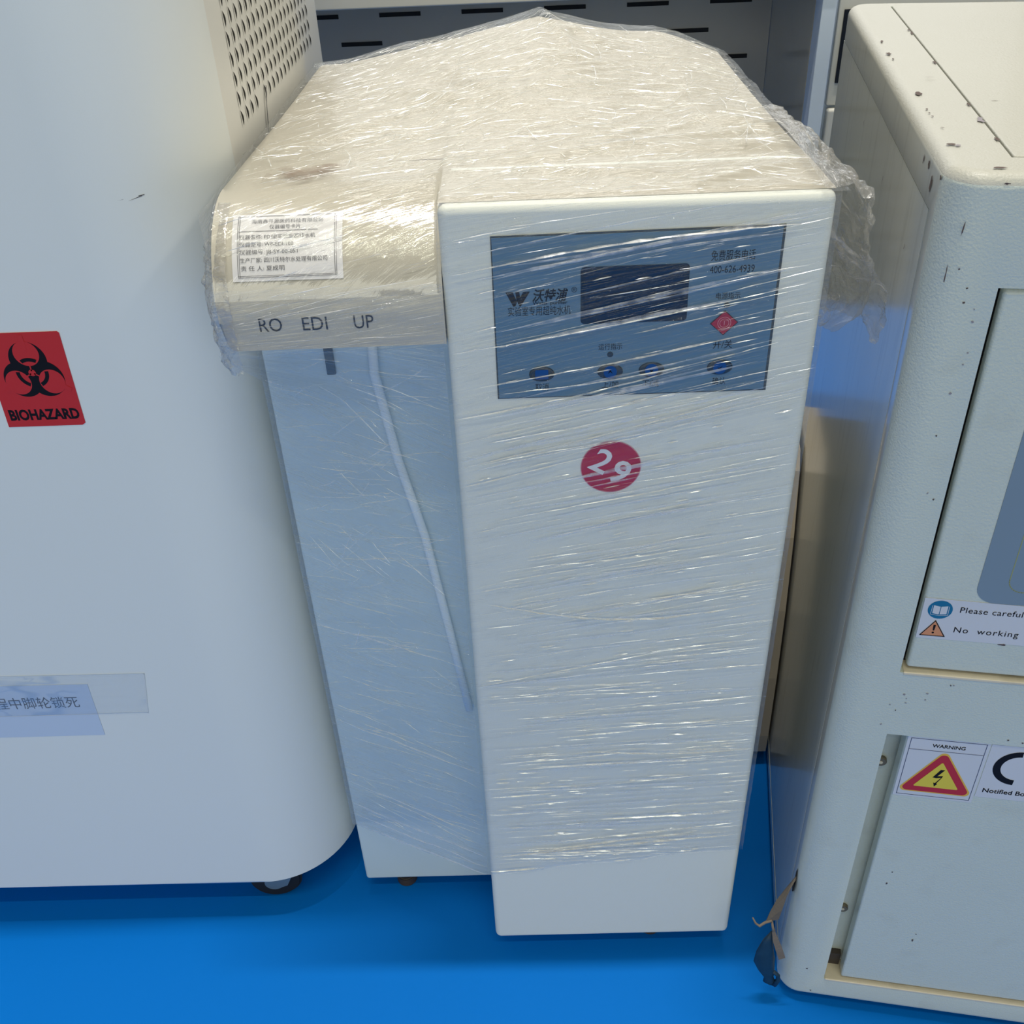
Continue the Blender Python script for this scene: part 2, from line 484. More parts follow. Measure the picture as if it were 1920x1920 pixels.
# louvres: raised lip with a dark opening, five rows in view and three above
lv = None
FS = Frame((-0.3165, 0, 0), x=(0, 1, 0), y=(0, 0, 1), n=(1, 0, 0))
for row in range(7):
    for k in range(19):
        y0 = 1.189+k*0.0262; z0 = 1.2245+row*0.0205
        if k == 4 and row == 0: continue
        if lv is None:
            vs, fs = [], []
            n = 6
            for i in range(n+1):     # lens-shaped opening leaning back, beside a bulged lip
                t = i/n; zz = -0.0085+0.017*t; b = math.sin(math.pi*t)
                vs += [(0.0003, 0.0035-0.0045*t, zz), (0.0003+0.0008*b, 0.0035-0.0045*t+0.0040*b, zz)]
            for i in range(n):
                fs.append((2*i, 2*i+1, 2*i+3, 2*i+2))
            k0 = len(vs)
            for i in range(n+1):
                t = i/n; zz = -0.0105+0.021*t
                vs += [(0.0004, -0.0045-0.001*t, zz), (0.0004, -0.0045-0.001*t+0.0013*math.sin(math.pi*min(1, t*1.0+.02)), zz)]
            for i in range(n):
                fs.append((k0+2*i, k0+2*i+1, k0+2*i+3, k0+2*i+2))
            k1 = len(vs)
            for i in range(n+1):
                t = i/n; zz = -0.0085+0.017*t; b = math.sin(math.pi*t)
                vs += [(0.0003+0.0008*b, 0.0035-0.0045*t+0.0040*b, zz), (0.0002, 0.0105-0.0045*t, zz)]
            for i in range(n):
                fs.append((k1+2*i, k1+2*i+1, k1+2*i+3, k1+2*i+2))
            me = bpy.data.meshes.new('louvre'); me.from_pydata(vs, [], fs); me.materials.append(M['gap_dark']); me.materials.append(M['freezer_side'])
            for i, p in enumerate(me.polygons): p.material_index = 1 if i >= 2*n else 0
            lv = me
        o = bpy.data.objects.new('louvre', lv); C.objects.link(o); o.parent = fz
        o.location = Vector((-0.3165, y0, z0))-fz_o
# scratches
o = decal('scratch', [(1.318, 1.232), (1.322, 1.231), (1.309, 1.212), (1.300, 1.190), (1.290, 1.170), (1.284, 1.168), (1.297, 1.195), (1.309, 1.220)], FS, 'ink_grey', fz, 0.0026); rel(o)
FF = Frame((0, 0.98, 0))
o = multi('scratch', [[(-0.409, 1.237), (-0.384, 1.239), (-0.384, 1.2375)], [(-0.40, 1.2372), (-0.386, 1.2348), (-0.387, 1.2365)]], Frame((0, 0.9885, 0), (1, 0.18, 0), (0, 0, 1), (0.17, -1, 0)), 'ink_grey', fz, 0.001)
bpy.data.objects.remove(o)
# scratch on the round corner
sv = []
for dz, a0, a1 in ((0, 22, 33), (-0.002, 26, 32)):
    for a, zz in ((a0, 1.197+dz), (a1, 1.199+dz*0.3), (a1, 1.1980+dz*0.3)):
        sv.append((cx+(r+.0004)*math.sin(math.radians(a)), cy-(r+.0004)*math.cos(math.radians(a)), zz))
rel(mesh_obj('scratch', sv, [(0, 1, 2), (3, 4, 5)], 'ink_grey', fz))
# biohazard sticker
st = decal('biohazard_sticker', [(-0.5845, 1.065), (-0.4995, 1.065), (-0.4975, 1.063), (-0.5005, 0.953), (-0.5045, 0.9505), (-0.5885, 0.9505)], FF, 'bio_red', fz, 0.0003, 0.0004); rel(st)
U = 0.0352/26.5
bx, bz = -0.5405, 1.0175
ang = (90, 210, 330)


def at_(d, a): return bx+U*d*math.cos(math.radians(a)), bz+U*d*math.sin(math.radians(a))*1.06


H0 = 0.0008
for i_, a in enumerate(ang):
    rel(decal('biohazard_horn', disc(*at_(11, a), U*15.4, U*15.4*1.05, 64), FF, 'ink', fz, H0+i_*.00005))
    rel(decal('biohazard_gap', disc(*at_(16.2, a), U*10.5, U*10.5*1.05, 64), FF, 'bio_red', fz, H0+.00015+i_*.00005))
for a in ang: rel(multi('biohazard_notch', [line_polys([at_(20, a), at_(30, a)], U*4)[0]], FF, 'bio_red', fz, H0+.00027))
tst = lambda x, y: any(math.hypot(x-at_(16.2, a)[0], y-at_(16.2, a)[1]) < U*9.6 for a in ang)
rel(multi('biohazard_ring', ring_polys(bx, bz, U*10.2, U*13.4, 160, tst), FF, 'ink', fz, H0+.00035))
rel(multi('biohazard_centre', [disc(bx, bz, U*3, n=32)]+[line_polys([at_(2, a), at_(6.5, a)], U*1.1)[0] for a in ang], FF, 'bio_red', fz, H0+.00045))
rel(text('biohazard_lettering', 'BIOHAZARD', -0.5435, 0.9655, 0.0125, FF, 'ink', fz, H0, width=0.079, bold=0.06))
# taped paper notice
rel(decal('paper_notice', [(-0.80, 0.5475), (-0.6145, 0.5465), (-0.6175, 0.4465), (-0.80, 0.4465)], FF, 'paper_blue', fz, 0.0003, 0.0004))
rel(text('notice_lettering', '程中脚轮锁死', -0.695, 0.5135, 0.0165, FF, 'ink_grey', fz, 0.0009, width=0.118))
uvp = [(-0.82, 0.566), (-0.532, 0.563), (-0.545, 0.489), (-0.82, 0.489)]
o = mesh_obj('clear_tape', [FF(a, b, 0.0012) for a, b in uvp], [(0, 1, 2, 3)], 'clear_tape', fz, uvs=uvp); rel(o)
rel(multi('tape_rim', line_polys(uvp[:3]+[uvp[3]], 0.0009), FF, 'tape_edge', fz, 0.0013))
# casters
for (x, y, rz) in ((-0.440, 1.030, 0.1), (-1.15, 1.08, 0.4), (-0.45, 1.66, 0.2), (-1.15, 1.66, 0)):
    c = cyl('caster_wheel', (x-0.012, y, 0.043), (math.sin(rz)*0.5+0.05, -1, 0), 0.043, 0.026, 'rubber', fz, 32, 0.004); rel(c)
    rel(cyl('caster_hub', (x-0.012, y-0.0155, 0.042), (math.sin(rz)*0.5+0.05, -1, 0), 0.017, 0.006, 'caster_metal', fz, 24, 0.001))
    bm = bmesh.new()
    prism = [(x-0.034, 0.094), (x+0.034, 0.094), (x+0.010, 0.040), (x-0.012, 0.030), (x-0.026, 0.045)]
    a = [bm.verts.new((px, y-0.0185, pz)) for px, pz in prism]; b = [bm.verts.new((px, y-0.0215, pz)) for px, pz in prism]
    bm.faces.new(a); bm.faces.new(b[::-1])
    for i in range(5): bm.faces.new((a[i], b[i], b[(i+1) % 5], a[(i+1) % 5]))
    rel(bm_obj('caster_fork', bm, 'caster_metal', fz))
    rel(box('caster_plate', x-0.04, x+0.04, y-0.03, y+0.03, 0.088, 0.0995, 'caster_metal', fz))

# ------------------------------------------------------------ main water machine
mo = Vector((0.0, 1.25, 0))
wm = empty('water_purifier', 'cream floor-standing laboratory water machine with blue-grey control panel and round 29 sticker', 'machine', mo)
R_ = lambda o: rel(o, mo)
R_(box('control_column', -0.079, 0.287, 0.904, 1.03, 0.040, 1.207, 'machine_paint', wm, 0.009, 4))
R_(box('rear_body', -0.298, 0.287, 1.017, 1.60, 0.040, 1.090, 'machine_recess_shaded', wm, 0.005))
# hood: profile in y-z, run along x
prof = [(0.904, 1.070), (0.904, 1.100)]
prof += [(1.004-0.1*math.cos(math.radians(a)), 1.10+0.1*math.sin(math.radians(a))) for a in range(6, 91, 6)]
prof += [(1.60, 1.20), (1.60, 1.070)]
bm = bmesh.new()
a = [bm.verts.new((-0.300, y, z)) for y, z in prof]; b = [bm.verts.new((-0.0795, y, z)) for y, z in prof]
n = len(prof); fa = bm.faces.new(a); bm.faces.new(b[::-1])
for i in range(n): bm.faces.new((a[i], b[i], b[(i+1) % n], a[(i+1) % n]))
bmesh.ops.bevel(bm, geom=list(fa.edges), offset=0.012, segments=4, affect='EDGES', profile=0.5)
R_(bm_obj('hood', bm, 'machine_top_dimmed', wm, 40))


def tent(x, y):
    """rise of the wrapped top towards its peak at the back"""
    px = 0.032
    dx = abs(x-px)
    zb = 0.052*max(0, 1-dx/(0.30 if x < px else 0.27))**1.15 if True else 0
    zb += 0.010*math.exp(-((x-0.22)/0.05)**2)
    t = min(1, max(0, (y-1.0)/0.6))
    return zb*(t*t*(3-2*t))**1.0


# top cover under the film
vs, fs = [], []
NX, NY = 60, 50
for j in range(NY+1):
    for i in range(NX+1):
        x = -0.0785+0.365*i/NX if True else 0; y = lerp(0.9125, pw(x, BACKY)-0.006, j/NY)
        vs.append((x, y, 1.2074-0.006*pw(y, [(1.0, 0), (1.12, 0.65), (1.3, 1)])+tent(x, y)*0.93))
for j in range(NY):
    for i in range(NX):
        k = j*(NX+1)+i; fs.append((k, k+1, k+NX+2, k+NX+1))
R_(mesh_obj('top_cover', vs, fs, 'machine_top_dimmed', wm, True))
vs, fs = [], []
for j in range(41):
    for i in range(31):
        x = -0.288+0.2095*i/30; y = lerp(1.08, pw(x, BACKY)-0.006, j/40)
        vs.append((x, y, 1.1993+0.0012*pw(y, [(1.08, 0), (1.2, 1)])+tent(x, y)*0.93))
for j in range(40):
    for i in range(30):
        k = j*31+i; fs.append((k, k+1, k+32, k+31))
R_(mesh_obj('top_cover', vs, fs, 'machine_top_dimmed', wm, True))
R_(box('rear_panel', -0.29, 0.28, 1.20, 1.595, 1.085, 1.19, 'machine_paint', wm))
# feet
for (x, y) in ((-0.235, 1.045), (0.255, 1.56), (-0.26, 1.56), (0.17, 0.945)):
    R_(cyl('foot', (x, y, 0.010), (0, 0, 1), 0.017, 0.020, 'foot_brown', wm, 24, 0.002))
    R_(cyl('foot_stem', (x, y, 0.031), (0, 0, 1), 0.011, 0.024, 'rubber', wm, 16))
# control panel
FP = Frame((0, 0.904, 0))
R_(decal('panel_rim', [(-0.0310, 1.1775), (0.2425, 1.1790), (0.2415, 1.0070), (-0.0315, 1.0070)], FP, 'panel_edge', wm, 0.0002, 0.0010))
R_(decal('control_panel', [(-0.0300, 1.1760), (0.2400, 1.1768), (0.2388, 1.0085), (-0.0300, 1.0080)], FP, 'panel_blue', wm, 0.0012, 0.0004))
R_(decal('display_bezel', rrect(0.0530, 0.1560, 1.0870, 1.1450, 0.004), FP, 'lcd', wm, 0.0018, 0.0004))
R_(decal('display_screen', rrect(0.0575, 0.1510, 1.0915, 1.1410, 0.002), FP, 'lcd_glass', wm, 0.0023, 0.0001))
HP = 0.0019
R_(text('service_lettering', '免费服务电话', 0.1960, 1.1515, 0.0078, FP, 'ink', wm, HP, width=0.0415))
R_(text('service_lettering', '400-626-4939', 0.1960, 1.1378, 0.0072, FP, 'ink', wm, HP, width=0.0420))
R_(text('indicator_lettering', '电源指示', 0.1945, 1.1110, 0.0052, FP, 'ink', wm, HP, width=0.0235))
R_(text('indicator_lettering', '运行指示', 0.0825, 1.0618, 0.0052, FP, 'ink', wm, HP, width=0.0235))
R_(text('button_lettering', '开/关', 0.1935, 1.0600, 0.0068, FP, 'ink', wm, HP, width=0.0190))
for tx, bx_ in (('取消', 0.0140), ('上/加', 0.0830), ('下/减', 0.1240), ('确认', 0.1930)):
    R_(text('button_lettering', tx, bx_, 1.0195, 0.0062, FP, 'ink', wm, HP, width=0.0135 if len(tx) == 2 else 0.0165))
for bx_ in (0.1940, 0.0825):
    R_(cyl('indicator_light', (bx_, 0.9024, 1.1012 if bx_ > .1 else 1.0532), (0, -1, 0), 0.0030, 0.0016, 'button_ring', wm, 20, 0.0004))
for k, (bx_, bz_) in enumerate(((0.0140, 1.0343), (0.0828, 1.0345), (0.1242, 1.0350), (0.1925, 1.0352))):
    vs = []; nseg = 36
    for s_, h_ in ((1.0, 0.0), (1.0, 0.0006), (0.86, 0.0012), (0.5, 0.0015)):
        vs += [FP(a, b, HP+h_) for a, b in disc(bx_, bz_, 0.0128*s_, 0.0082*s_, nseg)]
    fs = [tuple(range(3*nseg, 4*nseg))]
    for q in range(3):
        for i in range(nseg): fs.append((q*nseg+i, q*nseg+(i+1) % nseg, (q+1)*nseg+(i+1) % nseg, (q+1)*nseg+i))
    b_ = R_(mesh_obj('push_button', vs, fs, 'button_ring', wm, True))
    cshape = disc(bx_, bz_, 0.0066, 0.0070, 30) if k else rrect(bx_-0.0066, bx_+0.0066, bz_-0.0052, bz_+0.0052, 0.001, 3)
    c_ = R_(decal('button_face', cshape, FP, 'button_blue', b_, HP+0.0016, 0.0002)); c_.matrix_parent_inverse.identity()
    mark = {0: None, 1: [(-1, -0.6), (0, 1), (1, -0.6), (0, 0.1)], 2: [(-1, 0.6), (0, -1), (1, 0.6), (0, -0.1)], 3: [(-1.1, 0.2), (-0.3, -0.7), (1.2, 0.8), (-0.3, -0.1)]}[k]
    if mark:
        R_(decal('button_mark', [(bx_+u*0.0024, bz_+v*0.0028) for u, v in mark], FP, 'ink', b_, HP+0.0020))
dia = [(0.1928, 1.0958), (0.2060, 1.0835), (0.1928, 1.0705), (0.1797, 1.0828)]
pb = R_(decal('power_button', dia, FP, 'red_button', wm, HP, 0.0006))
R_(multi('power_mark', ring_polys(0.1930, 1.0830, 0.0060, 0.0066, 40)+ring_polys(0.1930, 1.0830, 0.0041, 0.0047, 40)+line_polys([(0.1930, 1.0812), (0.1930, 1.0850)], 0.0007), FP, 'pink', pb, HP+0.0008))
R_(multi('button_rim', line_polys(dia, 0.0006, True), FP, 'ink', pb, HP+0.0007))
# W logo
lx, lz = -0.0190, 1.1075


def lp(pts): return [(lx+a*0.0235, lz+b*0.0150) for a, b in pts]


R_(multi('logo_mark', [lp([(0, 1), (0.30, 1), (0.43, 0.45), (0.33, 0.0), (0.30, 0.0)]), lp([(0.30, 0.0), (0.43, 0.45), (0.46, 0.36), (0.40, 0.05)]),
                       lp([(0.40, 1), (0.56, 1), (0.60, 0.62), (0.72, 1.0), (1.0, 1), (0.60, 0.0), (0.56, 0.0), (0.44, 0.42)])], FP, 'ink', wm, HP))
R_(text('logo_lettering', '沃特浦', 0.0238, 1.1182, 0.0094, FP, 'ink', wm, HP, width=0.0345, shear=0.25, bold=0.03))
R_(text('logo_lettering', '®', 0.0468, 1.1228, 0.0052, FP, 'ink', wm, HP))
R_(text('logo_lettering', 'Water purifier', 0.0235, 1.1098, 0.0034, FP, 'ink', wm, HP, width=0.0335, bold=0.02))
R_(text('logo_lettering', '实验室专用超纯水机', 0.0130, 1.1025, 0.0072, FP, 'ink', wm, HP, width=0.0605))
# numbered sticker
R_(decal('number_sticker', disc(0.0858, 0.9195, 0.0325, n=64), FP, 'pink', wm, 0.0003, 0.0003))
R_(decal('number_sticker', disc(0.0858, 0.9195, 0.0316, n=64), FP, 'sticker_red', wm, 0.0007))
FN = Frame((0, 0.904, 0))
R_(text('sticker_number', '2', 0.0762, 0.9275, 0.0285, FP, 'print_white', wm, 0.0009, width=0.0195, rot=math.radians(-31), bold=0.022))
R_(text('sticker_number', '9', 0.0960, 0.9125, 0.0285, FP, 'print_white', wm, 0.0009, width=0.0190, rot=math.radians(-31), bold=0.022))
# hood lettering and card (the card bends over the rounded hood edge)


class Hood(Frame):   # the hood's rounded face
    def __init__(s): pass

    def __call__(s, a, b, h=0.0):      # b: arc length from the hood's lower edge
        if b <= 0.03: return Vector((a, 0.904-h, 1.07+b))
        t = (b-0.03)/0.1
        if t > math.pi/2: return Vector((a, 1.004+(t-math.pi/2)*0.1, 1.2+h))
        return Vector((a, 1.004-(0.1+h)*math.cos(t), 1.1+(0.1+h)*math.sin(t)))


HF = Hood()
R_(text('hood_lettering', 'RO', -0.2500, 0.0270, 0.0140, HF, 'ink', wm, 0.0005, width=0.0225))
R_(text('hood_lettering', 'EDI', -0.2065, 0.0270, 0.0140, HF, 'ink', wm, 0.0005, width=0.0245))
R_(text('hood_lettering', 'UP', -0.1585, 0.0270, 0.0140, HF, 'ink', wm, 0.0005, width=0.0195))


def on_hood_grid(name, x0, x1, b0, b1, mat, parent, h, nb=14):
    vs, fs = [], []
    for j in range(nb+1):
        b = b0+(b1-b0)*j/nb; vs += [HF(x0, b, h), HF(x1, b, h)]
    for j in range(nb): fs.append((2*j, 2*j+1, 2*j+3, 2*j+2))
    return R_(mesh_obj(name, vs, fs, mat, parent, True))


card = on_hood_grid('asset_card', -0.2800, -0.1735, 0.0700, 0.1385, 'paper_white', wm, 0.0005)


def hood_line(pts, wd):
    out = []
    for q in line_polys(pts, wd): out.append(q)
    return out


cx0, cx1, cb0, cb1 = -0.2745, -0.1795, 0.0735, 0.1355
seg = []
for k in range(12):
    for xx in (cx0, cx0+0.0016, cx1, cx1-0.0016):
        b0_, b1_ = cb0+(cb1-cb0)*k/12, cb0+(cb1-cb0)*(k+1)/12
        seg += line_polys([(xx, b0_), (xx, b1_)], 0.0005)
seg += line_polys([(cx0, cb0), (cx1, cb0)], 0.0005)+line_polys([(cx0, cb0+.0014), (cx1, cb0+.0014)], 0.0004)
seg += line_polys([(cx0, cb1), (cx1, cb1)], 0.0006)+line_polys([(cx0, 0.1185), (cx1-0.018, 0.1185)], 0.0005)
R_(multi('card_border', seg, HF, 'ink_grey', card, 0.0010))
for body_, xx, bb, ww, ctr in (('海南鑫开源医药科技有限公司', -0.2270, 0.1292, 0.069, True), ('仪器编号卡片', -0.2290, 0.1228, 0.030, True),
                               ('仪器名称: EDI型实验室超纯水机', -0.2725, 0.1105, 0.073, False), ('仪器型号: WP-EDI-100', -0.2725, 0.1030, 0.052, False),
                               ('仪器编号: JB-SY-00-051', -0.2725, 0.0955, 0.056, False), ('生产厂家: 四川沃特尔水处理有限公司', -0.2722, 0.0877, 0.084, False),
                               ('责 任 人: 夏成明', -0.2716, 0.0800, 0.042, False)):
    R_(text('card_lettering', body_, xx, bb, 0.0036, HF, 'ink_grey', card, 0.0011, width=ww, center=ctr))
# pale tube leaning in the recess, dark latch below the hood
pts = [(-0.170, 1.0115, 1.060), (-0.173, 1.0105, 0.985), (-0.158, 1.0105, 0.870), (-0.136, 1.0105, 0.756), (-0.117, 1.0105, 0.600), (-0.0995, 1.0105, 0.443)]
R_(tube('drain_tube', pts, 0.0055, 'tube_white', wm, 12, 0.7))
R_(box('latch', -0.227, -0.217, 1.0125, 1.019, 0.985, 1.055, 'panel_edge', wm, 0.001))

mS, ntS, NS, LS = newmat('smudge')
_o = NS('ShaderNodeOutputMaterial'); _t = NS('ShaderNodeBsdfTransparent'); _d = NS('ShaderNodeBsdfDiffuse'); _d.inputs[0].default_value = (0.26, 0.16, 0.11, 1)
_c = NS('ShaderNodeTexCoord'); _n = NS('ShaderNodeTexNoise'); _n.inputs['Scale'].default_value = 45; _n.inputs['Detail'].default_value = 6; LS(_c.outputs['Object'], _n.inputs['Vector'])
_r = NS('ShaderNodeMapRange'); _r.inputs[1].default_value = 0.40; _r.inputs[2].default_value = 0.72; _r.inputs[4].default_value = 0.85; LS(_n.outputs['Fac'], _r.inputs[0])
_m = NS('ShaderNodeMixShader'); LS(_r.outputs[0], _m.inputs[0]); LS(_t.outputs[0], _m.inputs[1]); LS(_d.outputs[0], _m.inputs[2]); LS(_m.outputs[0], _o.inputs[0]); M['smudge'] = mS
FT = Frame((0, 0, 1.2035), (1, 0, 0), (0, 1, 0), (0, 0, 1))
R_(decal('brown_smudge', [(-0.262, 1.012), (-0.235, 1.008), (-0.205, 1.015), (-0.188, 1.045), (-0.182, 1.062), (-0.200, 1.066), (-0.222, 1.060), (-0.248, 1.062), (-0.262, 1.045)], FT, 'smudge', wm, 0.0006))

# ------------------------------------------------------------ stretch film over the machine
fm = empty('stretch_film', 'clear wrinkled plastic stretch film wrapped around the cream water machine', 'plastic film', mo)
SL = []     # surfaces for creases


def patch(name, fn, nu, nv, mat, uvfn, parent=fm):
    vs, fs, uv = [], [], []
    for j in range(nv+1):
        for i in range(nu+1):
            u, v = i/nu, j/nv; vs.append(fn(u, v)); uv.append(uvfn(u, v))
    for j in range(nv):
        for i in range(nu):
            k = j*(nu+1)+i; fs.append((k, k+1, k+nu+2, k+nu+1))
    return R_(mesh_obj(name, vs, fs, mat, parent, True, uv))


def zbot(x): return 0.212+0.13*max(0, x+0.08)*1.0+0.003*math.sin(x*40)+0.0035*fbm(x*18, 2.2)


def front_pt(x, z, h=0.0):
    wv = 0.0009*fbm(x*4, z*60)
    e = min((x+0.079)/0.02, (0.287-x)/0.02, 1); e = max(e, 0)
    return Vector((x, 0.9005-abs(wv)*e-h, z))


def slope_front(z): return pw(z, [(0.2, 0.035), (0.45, 0.05), (0.6, 0.09), (0.75, 0.17), (0.95, 0.21), (1.1, 0.20), (1.2, 0.10)])


def f_front(u, v):
    x = lerp(-0.0815, 0.2890, u); z = lerp(zbot(x), 1.2065, v)
    return front_pt(x, z)


def cum_slope(z):   # shear that makes the wrinkles follow slope_front
    return slope_front(z)


patch('front_wrap', f_front, 60, 160, 'film_front', lambda u, v: (lerp(-0.08, 0.29, u), lerp(0.21, 1.2, v)-(lerp(-0.08, 0.29, u)-0.1)*slope_front(lerp(0.21, 1.2, v))))
# a second turn of film that ends lower on the column


def recess_pt(t, z, h=0.0):
    """t 0 at the body's left corner, 1 at the column's front edge"""
    top = pw(z, [(0.98, 0), (1.066, 1)])
    xl = lerp(-0.3015, -0.306, top); yl = lerp(1.0125, 0.899, top)
    p = Vector((lerp(xl, -0.0820, t), lerp(yl, 0.9005, t), z))
    sag = math.sin(math.pi*t)
    amp = 0.003+0.007*pw(z, [(0.6, 0), (0.9, 1)])*(1-t)
    d = amp*fbm(t*3+z*2, z*(9-3*top), 4.0)*min(1, sag*2)
    return p+Vector((-0.3, 0.95, 0))*0.016*sag*(1-top)*0+Vector((0.45, -0.9, 0))*(d-0.0)-Vector((0, h, 0))


def zb_recess(t): return 0.193+0.018*t+0.004*fbm(t*6, 8.1)


patch('recess_wrap', lambda u, v: recess_pt(u, lerp(zb_recess(u), 1.068, v)), 50, 150, 'film_recess',
      lambda u, v: (lerp(-0.33, -0.08, u), lerp(0.2, 1.07, v)+(u-0.5)*0.03*pw(v, [(0, 0.2), (0.7, 1), (1, 2)])))


def hood_pt(x, b, h=0.0):
    e = max(0, min(1, (-0.085-x)/0.02))
    return HF(x, b, 0.0022+0.0018*e*abs(fbm(x*9, b*40, 2.0))+h)


patch('hood_wrap', lambda u, v: hood_pt(lerp(-0.304, -0.0805, u), lerp(-0.004, 0.062, v)), 70, 40, 'film_hood',
      lambda u, v: (lerp(-0.3, -0.08, u), lerp(0, 0.066, v)-lerp(-0.3, -0.08, u)*pw(v, [(0, 0.10), (1, 0.2)])))


def top_z(x, y):
    col = pw(x, [(-0.10, 0), (-0.072, 1)])
    col = col*pw(y, [(1.0, 1), (1.12, 0.35), (1.3, 0)])
    zc = 1.2105+tent(x, y)
    zh = 1.2045+tent(x, y)
    z = lerp(zh, zc, col)
    f = min(1, max(0, (y-(0.915 if x > -0.0795 else 1.004))/0.12))
    rx, ry = x*0.82+y*0.57, -x*0.57+y*0.82
    z += f*(0.0030*abs(fbm(rx*7, ry*26, 1.3))+0.0045*max(0, fbm(x*5, y*5, 7.7)))
    # cloth-like ridges that climb to the peak
    for (x0, y0, x1, y1, wd, am) in RIDGES:
        dx, dy = x1-x0, y1-y0; L2 = dx*dx+dy*dy
        t = max(0, min(1, ((x-x0)*dx+(y-y0)*dy)/L2)); d = math.hypot(x-x0-t*dx, y-y0-t*dy)
        z += am*math.exp(-(d/wd)**2)*math.sin(math.pi*min(1, max(0.0, 0.15+0.8*t)))
    return z


RIDGES = [(0.032, 1.62, 0.08, 1.40, 0.012, 0.007), (0.05, 1.55, 0.13, 1.47, 0.014, 0.006), (-0.16, 1.33, -0.05, 1.24, 0.016, 0.006), (-0.1, 1.42, 0.02, 1.18, 0.02, 0.004),
          (-0.02, 1.02, 0.28, 1.12, 0.012, 0.006), (0.0, 0.99, 0.16, 0.96, 0.010, 0.004), (0.10, 1.05, 0.29, 1.05, 0.02, 0.006),
          (-0.28, 1.10, -0.05, 1.30, 0.012, 0.003), (0.20, 1.16, 0.30, 1.10, 0.02, 0.008), (0.16, 0.93, 0.28, 0.99, 0.008, 0.004)]


def top_pt(x, y, h=0.0): return Vector((x, y, top_z(x, y)+h))




def f_top(u, v):
    x = lerp(-0.300, 0.296, u)
    yb = pw(x, BACKY)+0.006*fbm(x*20, 3.3)
    k = 0.14
    if x < -0.0795:      # begins low on the rounded front of the hood
        if v < k:
            e = max(0, min(1, (-0.085-x)/0.02))
            b = lerp(0.052, 0.187, v/k)
            return HF(x, b, lerp(0.0028, 0.0045, v/k)+0.0018*e*(1-v/k)*abs(fbm(x*9, b*40, 2.0)))
        return top_pt(x, lerp(1.004, yb, (v-k)/(1-k)))
    p = top_pt(x, lerp(0.9005, yb, v))
    if v < 0.02: p.z = 1.2085
    return p


def uv_top(u, v):
    p = f_top(u, v); th = math.radians(pw(p.x, [(-0.3, 38), (0.0, 30), (0.3, 14)]) if p.y < 1.45 else pw(p.x, [(-0.3, 30), (0.0, 60), (0.3, -30)]))
    th = math.radians(pw(p.x, [(-0.3, 38), (0.3, 14)]))
    return (p.x*math.cos(th)+p.y*math.sin(th), -p.x*math.sin(th)+p.y*math.cos(th))


tw = patch('top_wrap', f_top, 200, 220, 'film_top', uv_top)
da = tw.data.attributes.new('density', 'FLOAT', 'POINT')
for v in tw.data.vertices:
    xx, yy, zz = v.co.x+mo.x, v.co.y+mo.y, v.co.z
    da.data[v.index].value = pw(zz, [(1.12, 0.06), (1.19, 0.55), (1.2045, 0.8)]) if (yy < 1.01 and xx < -0.08) else (pw(yy, [(1.0, 0.8), (1.06, 1)]) if xx < -0.08 else pw(yy, [(0.9, 0.35), (0.97, 1)]))


# sides and back


def f_side(sgn):
    def fn(u, v):     # u along depth, v up
        y = lerp(0.9005 if sgn > 0 else (0.92), 1.60, u)
        z = lerp(0.255 if sgn > 0 else 0.2, 1.207 if sgn > 0 else 1.202, v)
        x = 0.2885 if sgn > 0 else -0.3015
        if sgn < 0:
            if y < 1.0125 and z < 1.066: y = lerp(1.0125, 1.60, u)
            if z < 1.06: y = lerp(1.0125, 1.60, u)
            if z > 1.06: x -= 0.004*abs(fbm(y*20, z*20))
        else:
            x += 0.0012*abs(fbm(y*5, z*60))
        if z > 1.15: z += tent(x, y)
        return Vector((x, y, z))
    return fn


patch('right_wrap', f_side(1), 40, 120, 'film_front', lambda u, v: (u*0.7, v-u*0.1))
patch('left_wrap', f_side(-1), 40, 80, 'film_recess', lambda u, v: (u*0.7, v-u*0.1))
patch('back_wrap', lambda u, v: Vector((lerp(-0.3015, 0.2905, u), lerp(1.604, pw(lerp(-0.3, 0.29, u), BACKY), v), lerp(0.25, top_z(lerp(-0.3, 0.29, u), pw(lerp(-0.3, 0.29, u), BACKY)), v))),
      40, 40, 'film_recess', lambda u, v: (u*0.6, v))

# left end of the hood: crumpled film bulging past the corner and hanging under it


def f_corner(u, v):
    """u from the front round to the side, v from below the hood up to its top"""
    z = lerp(1.045, 1.196, v)
    rr = 0.030
    a = u*math.pi*0.75
    bx_, by_ = -0.301, 0.9325
    zz = max(0, (z-1.10)/0.1)
    push = 0.1*(1-math.sqrt(max(0, 1-min(zz, 0.985)**2)))
    x = bx_+0.03*(1-0) - 0.014 - rr*math.sin(a)*0.62
    y = by_+push-rr*math.cos(a)*1.05+max(0, u-0.66)*0.35
    bulge = 0.010*math.sin(math.pi*min(1, v*1.05))*math.sin(math.pi*min(1, u*1.1))
    c = 0.0055*fbm(u*5, v*9, 2.5)+0.002*fbm(u*19, v*23, 1.1)
    return Vector((x-bulge-abs(c)*math.sin(math.pi*min(1, u+.05)), y-c*0.6, z+0.008*fbm(u*6, 3.0)*(1-v)))


patch('corner_bunch', f_corner, 50, 50, 'film_flap', lambda u, v: (u*0.1, v*0.17))

# ---- loose bag of film at the right


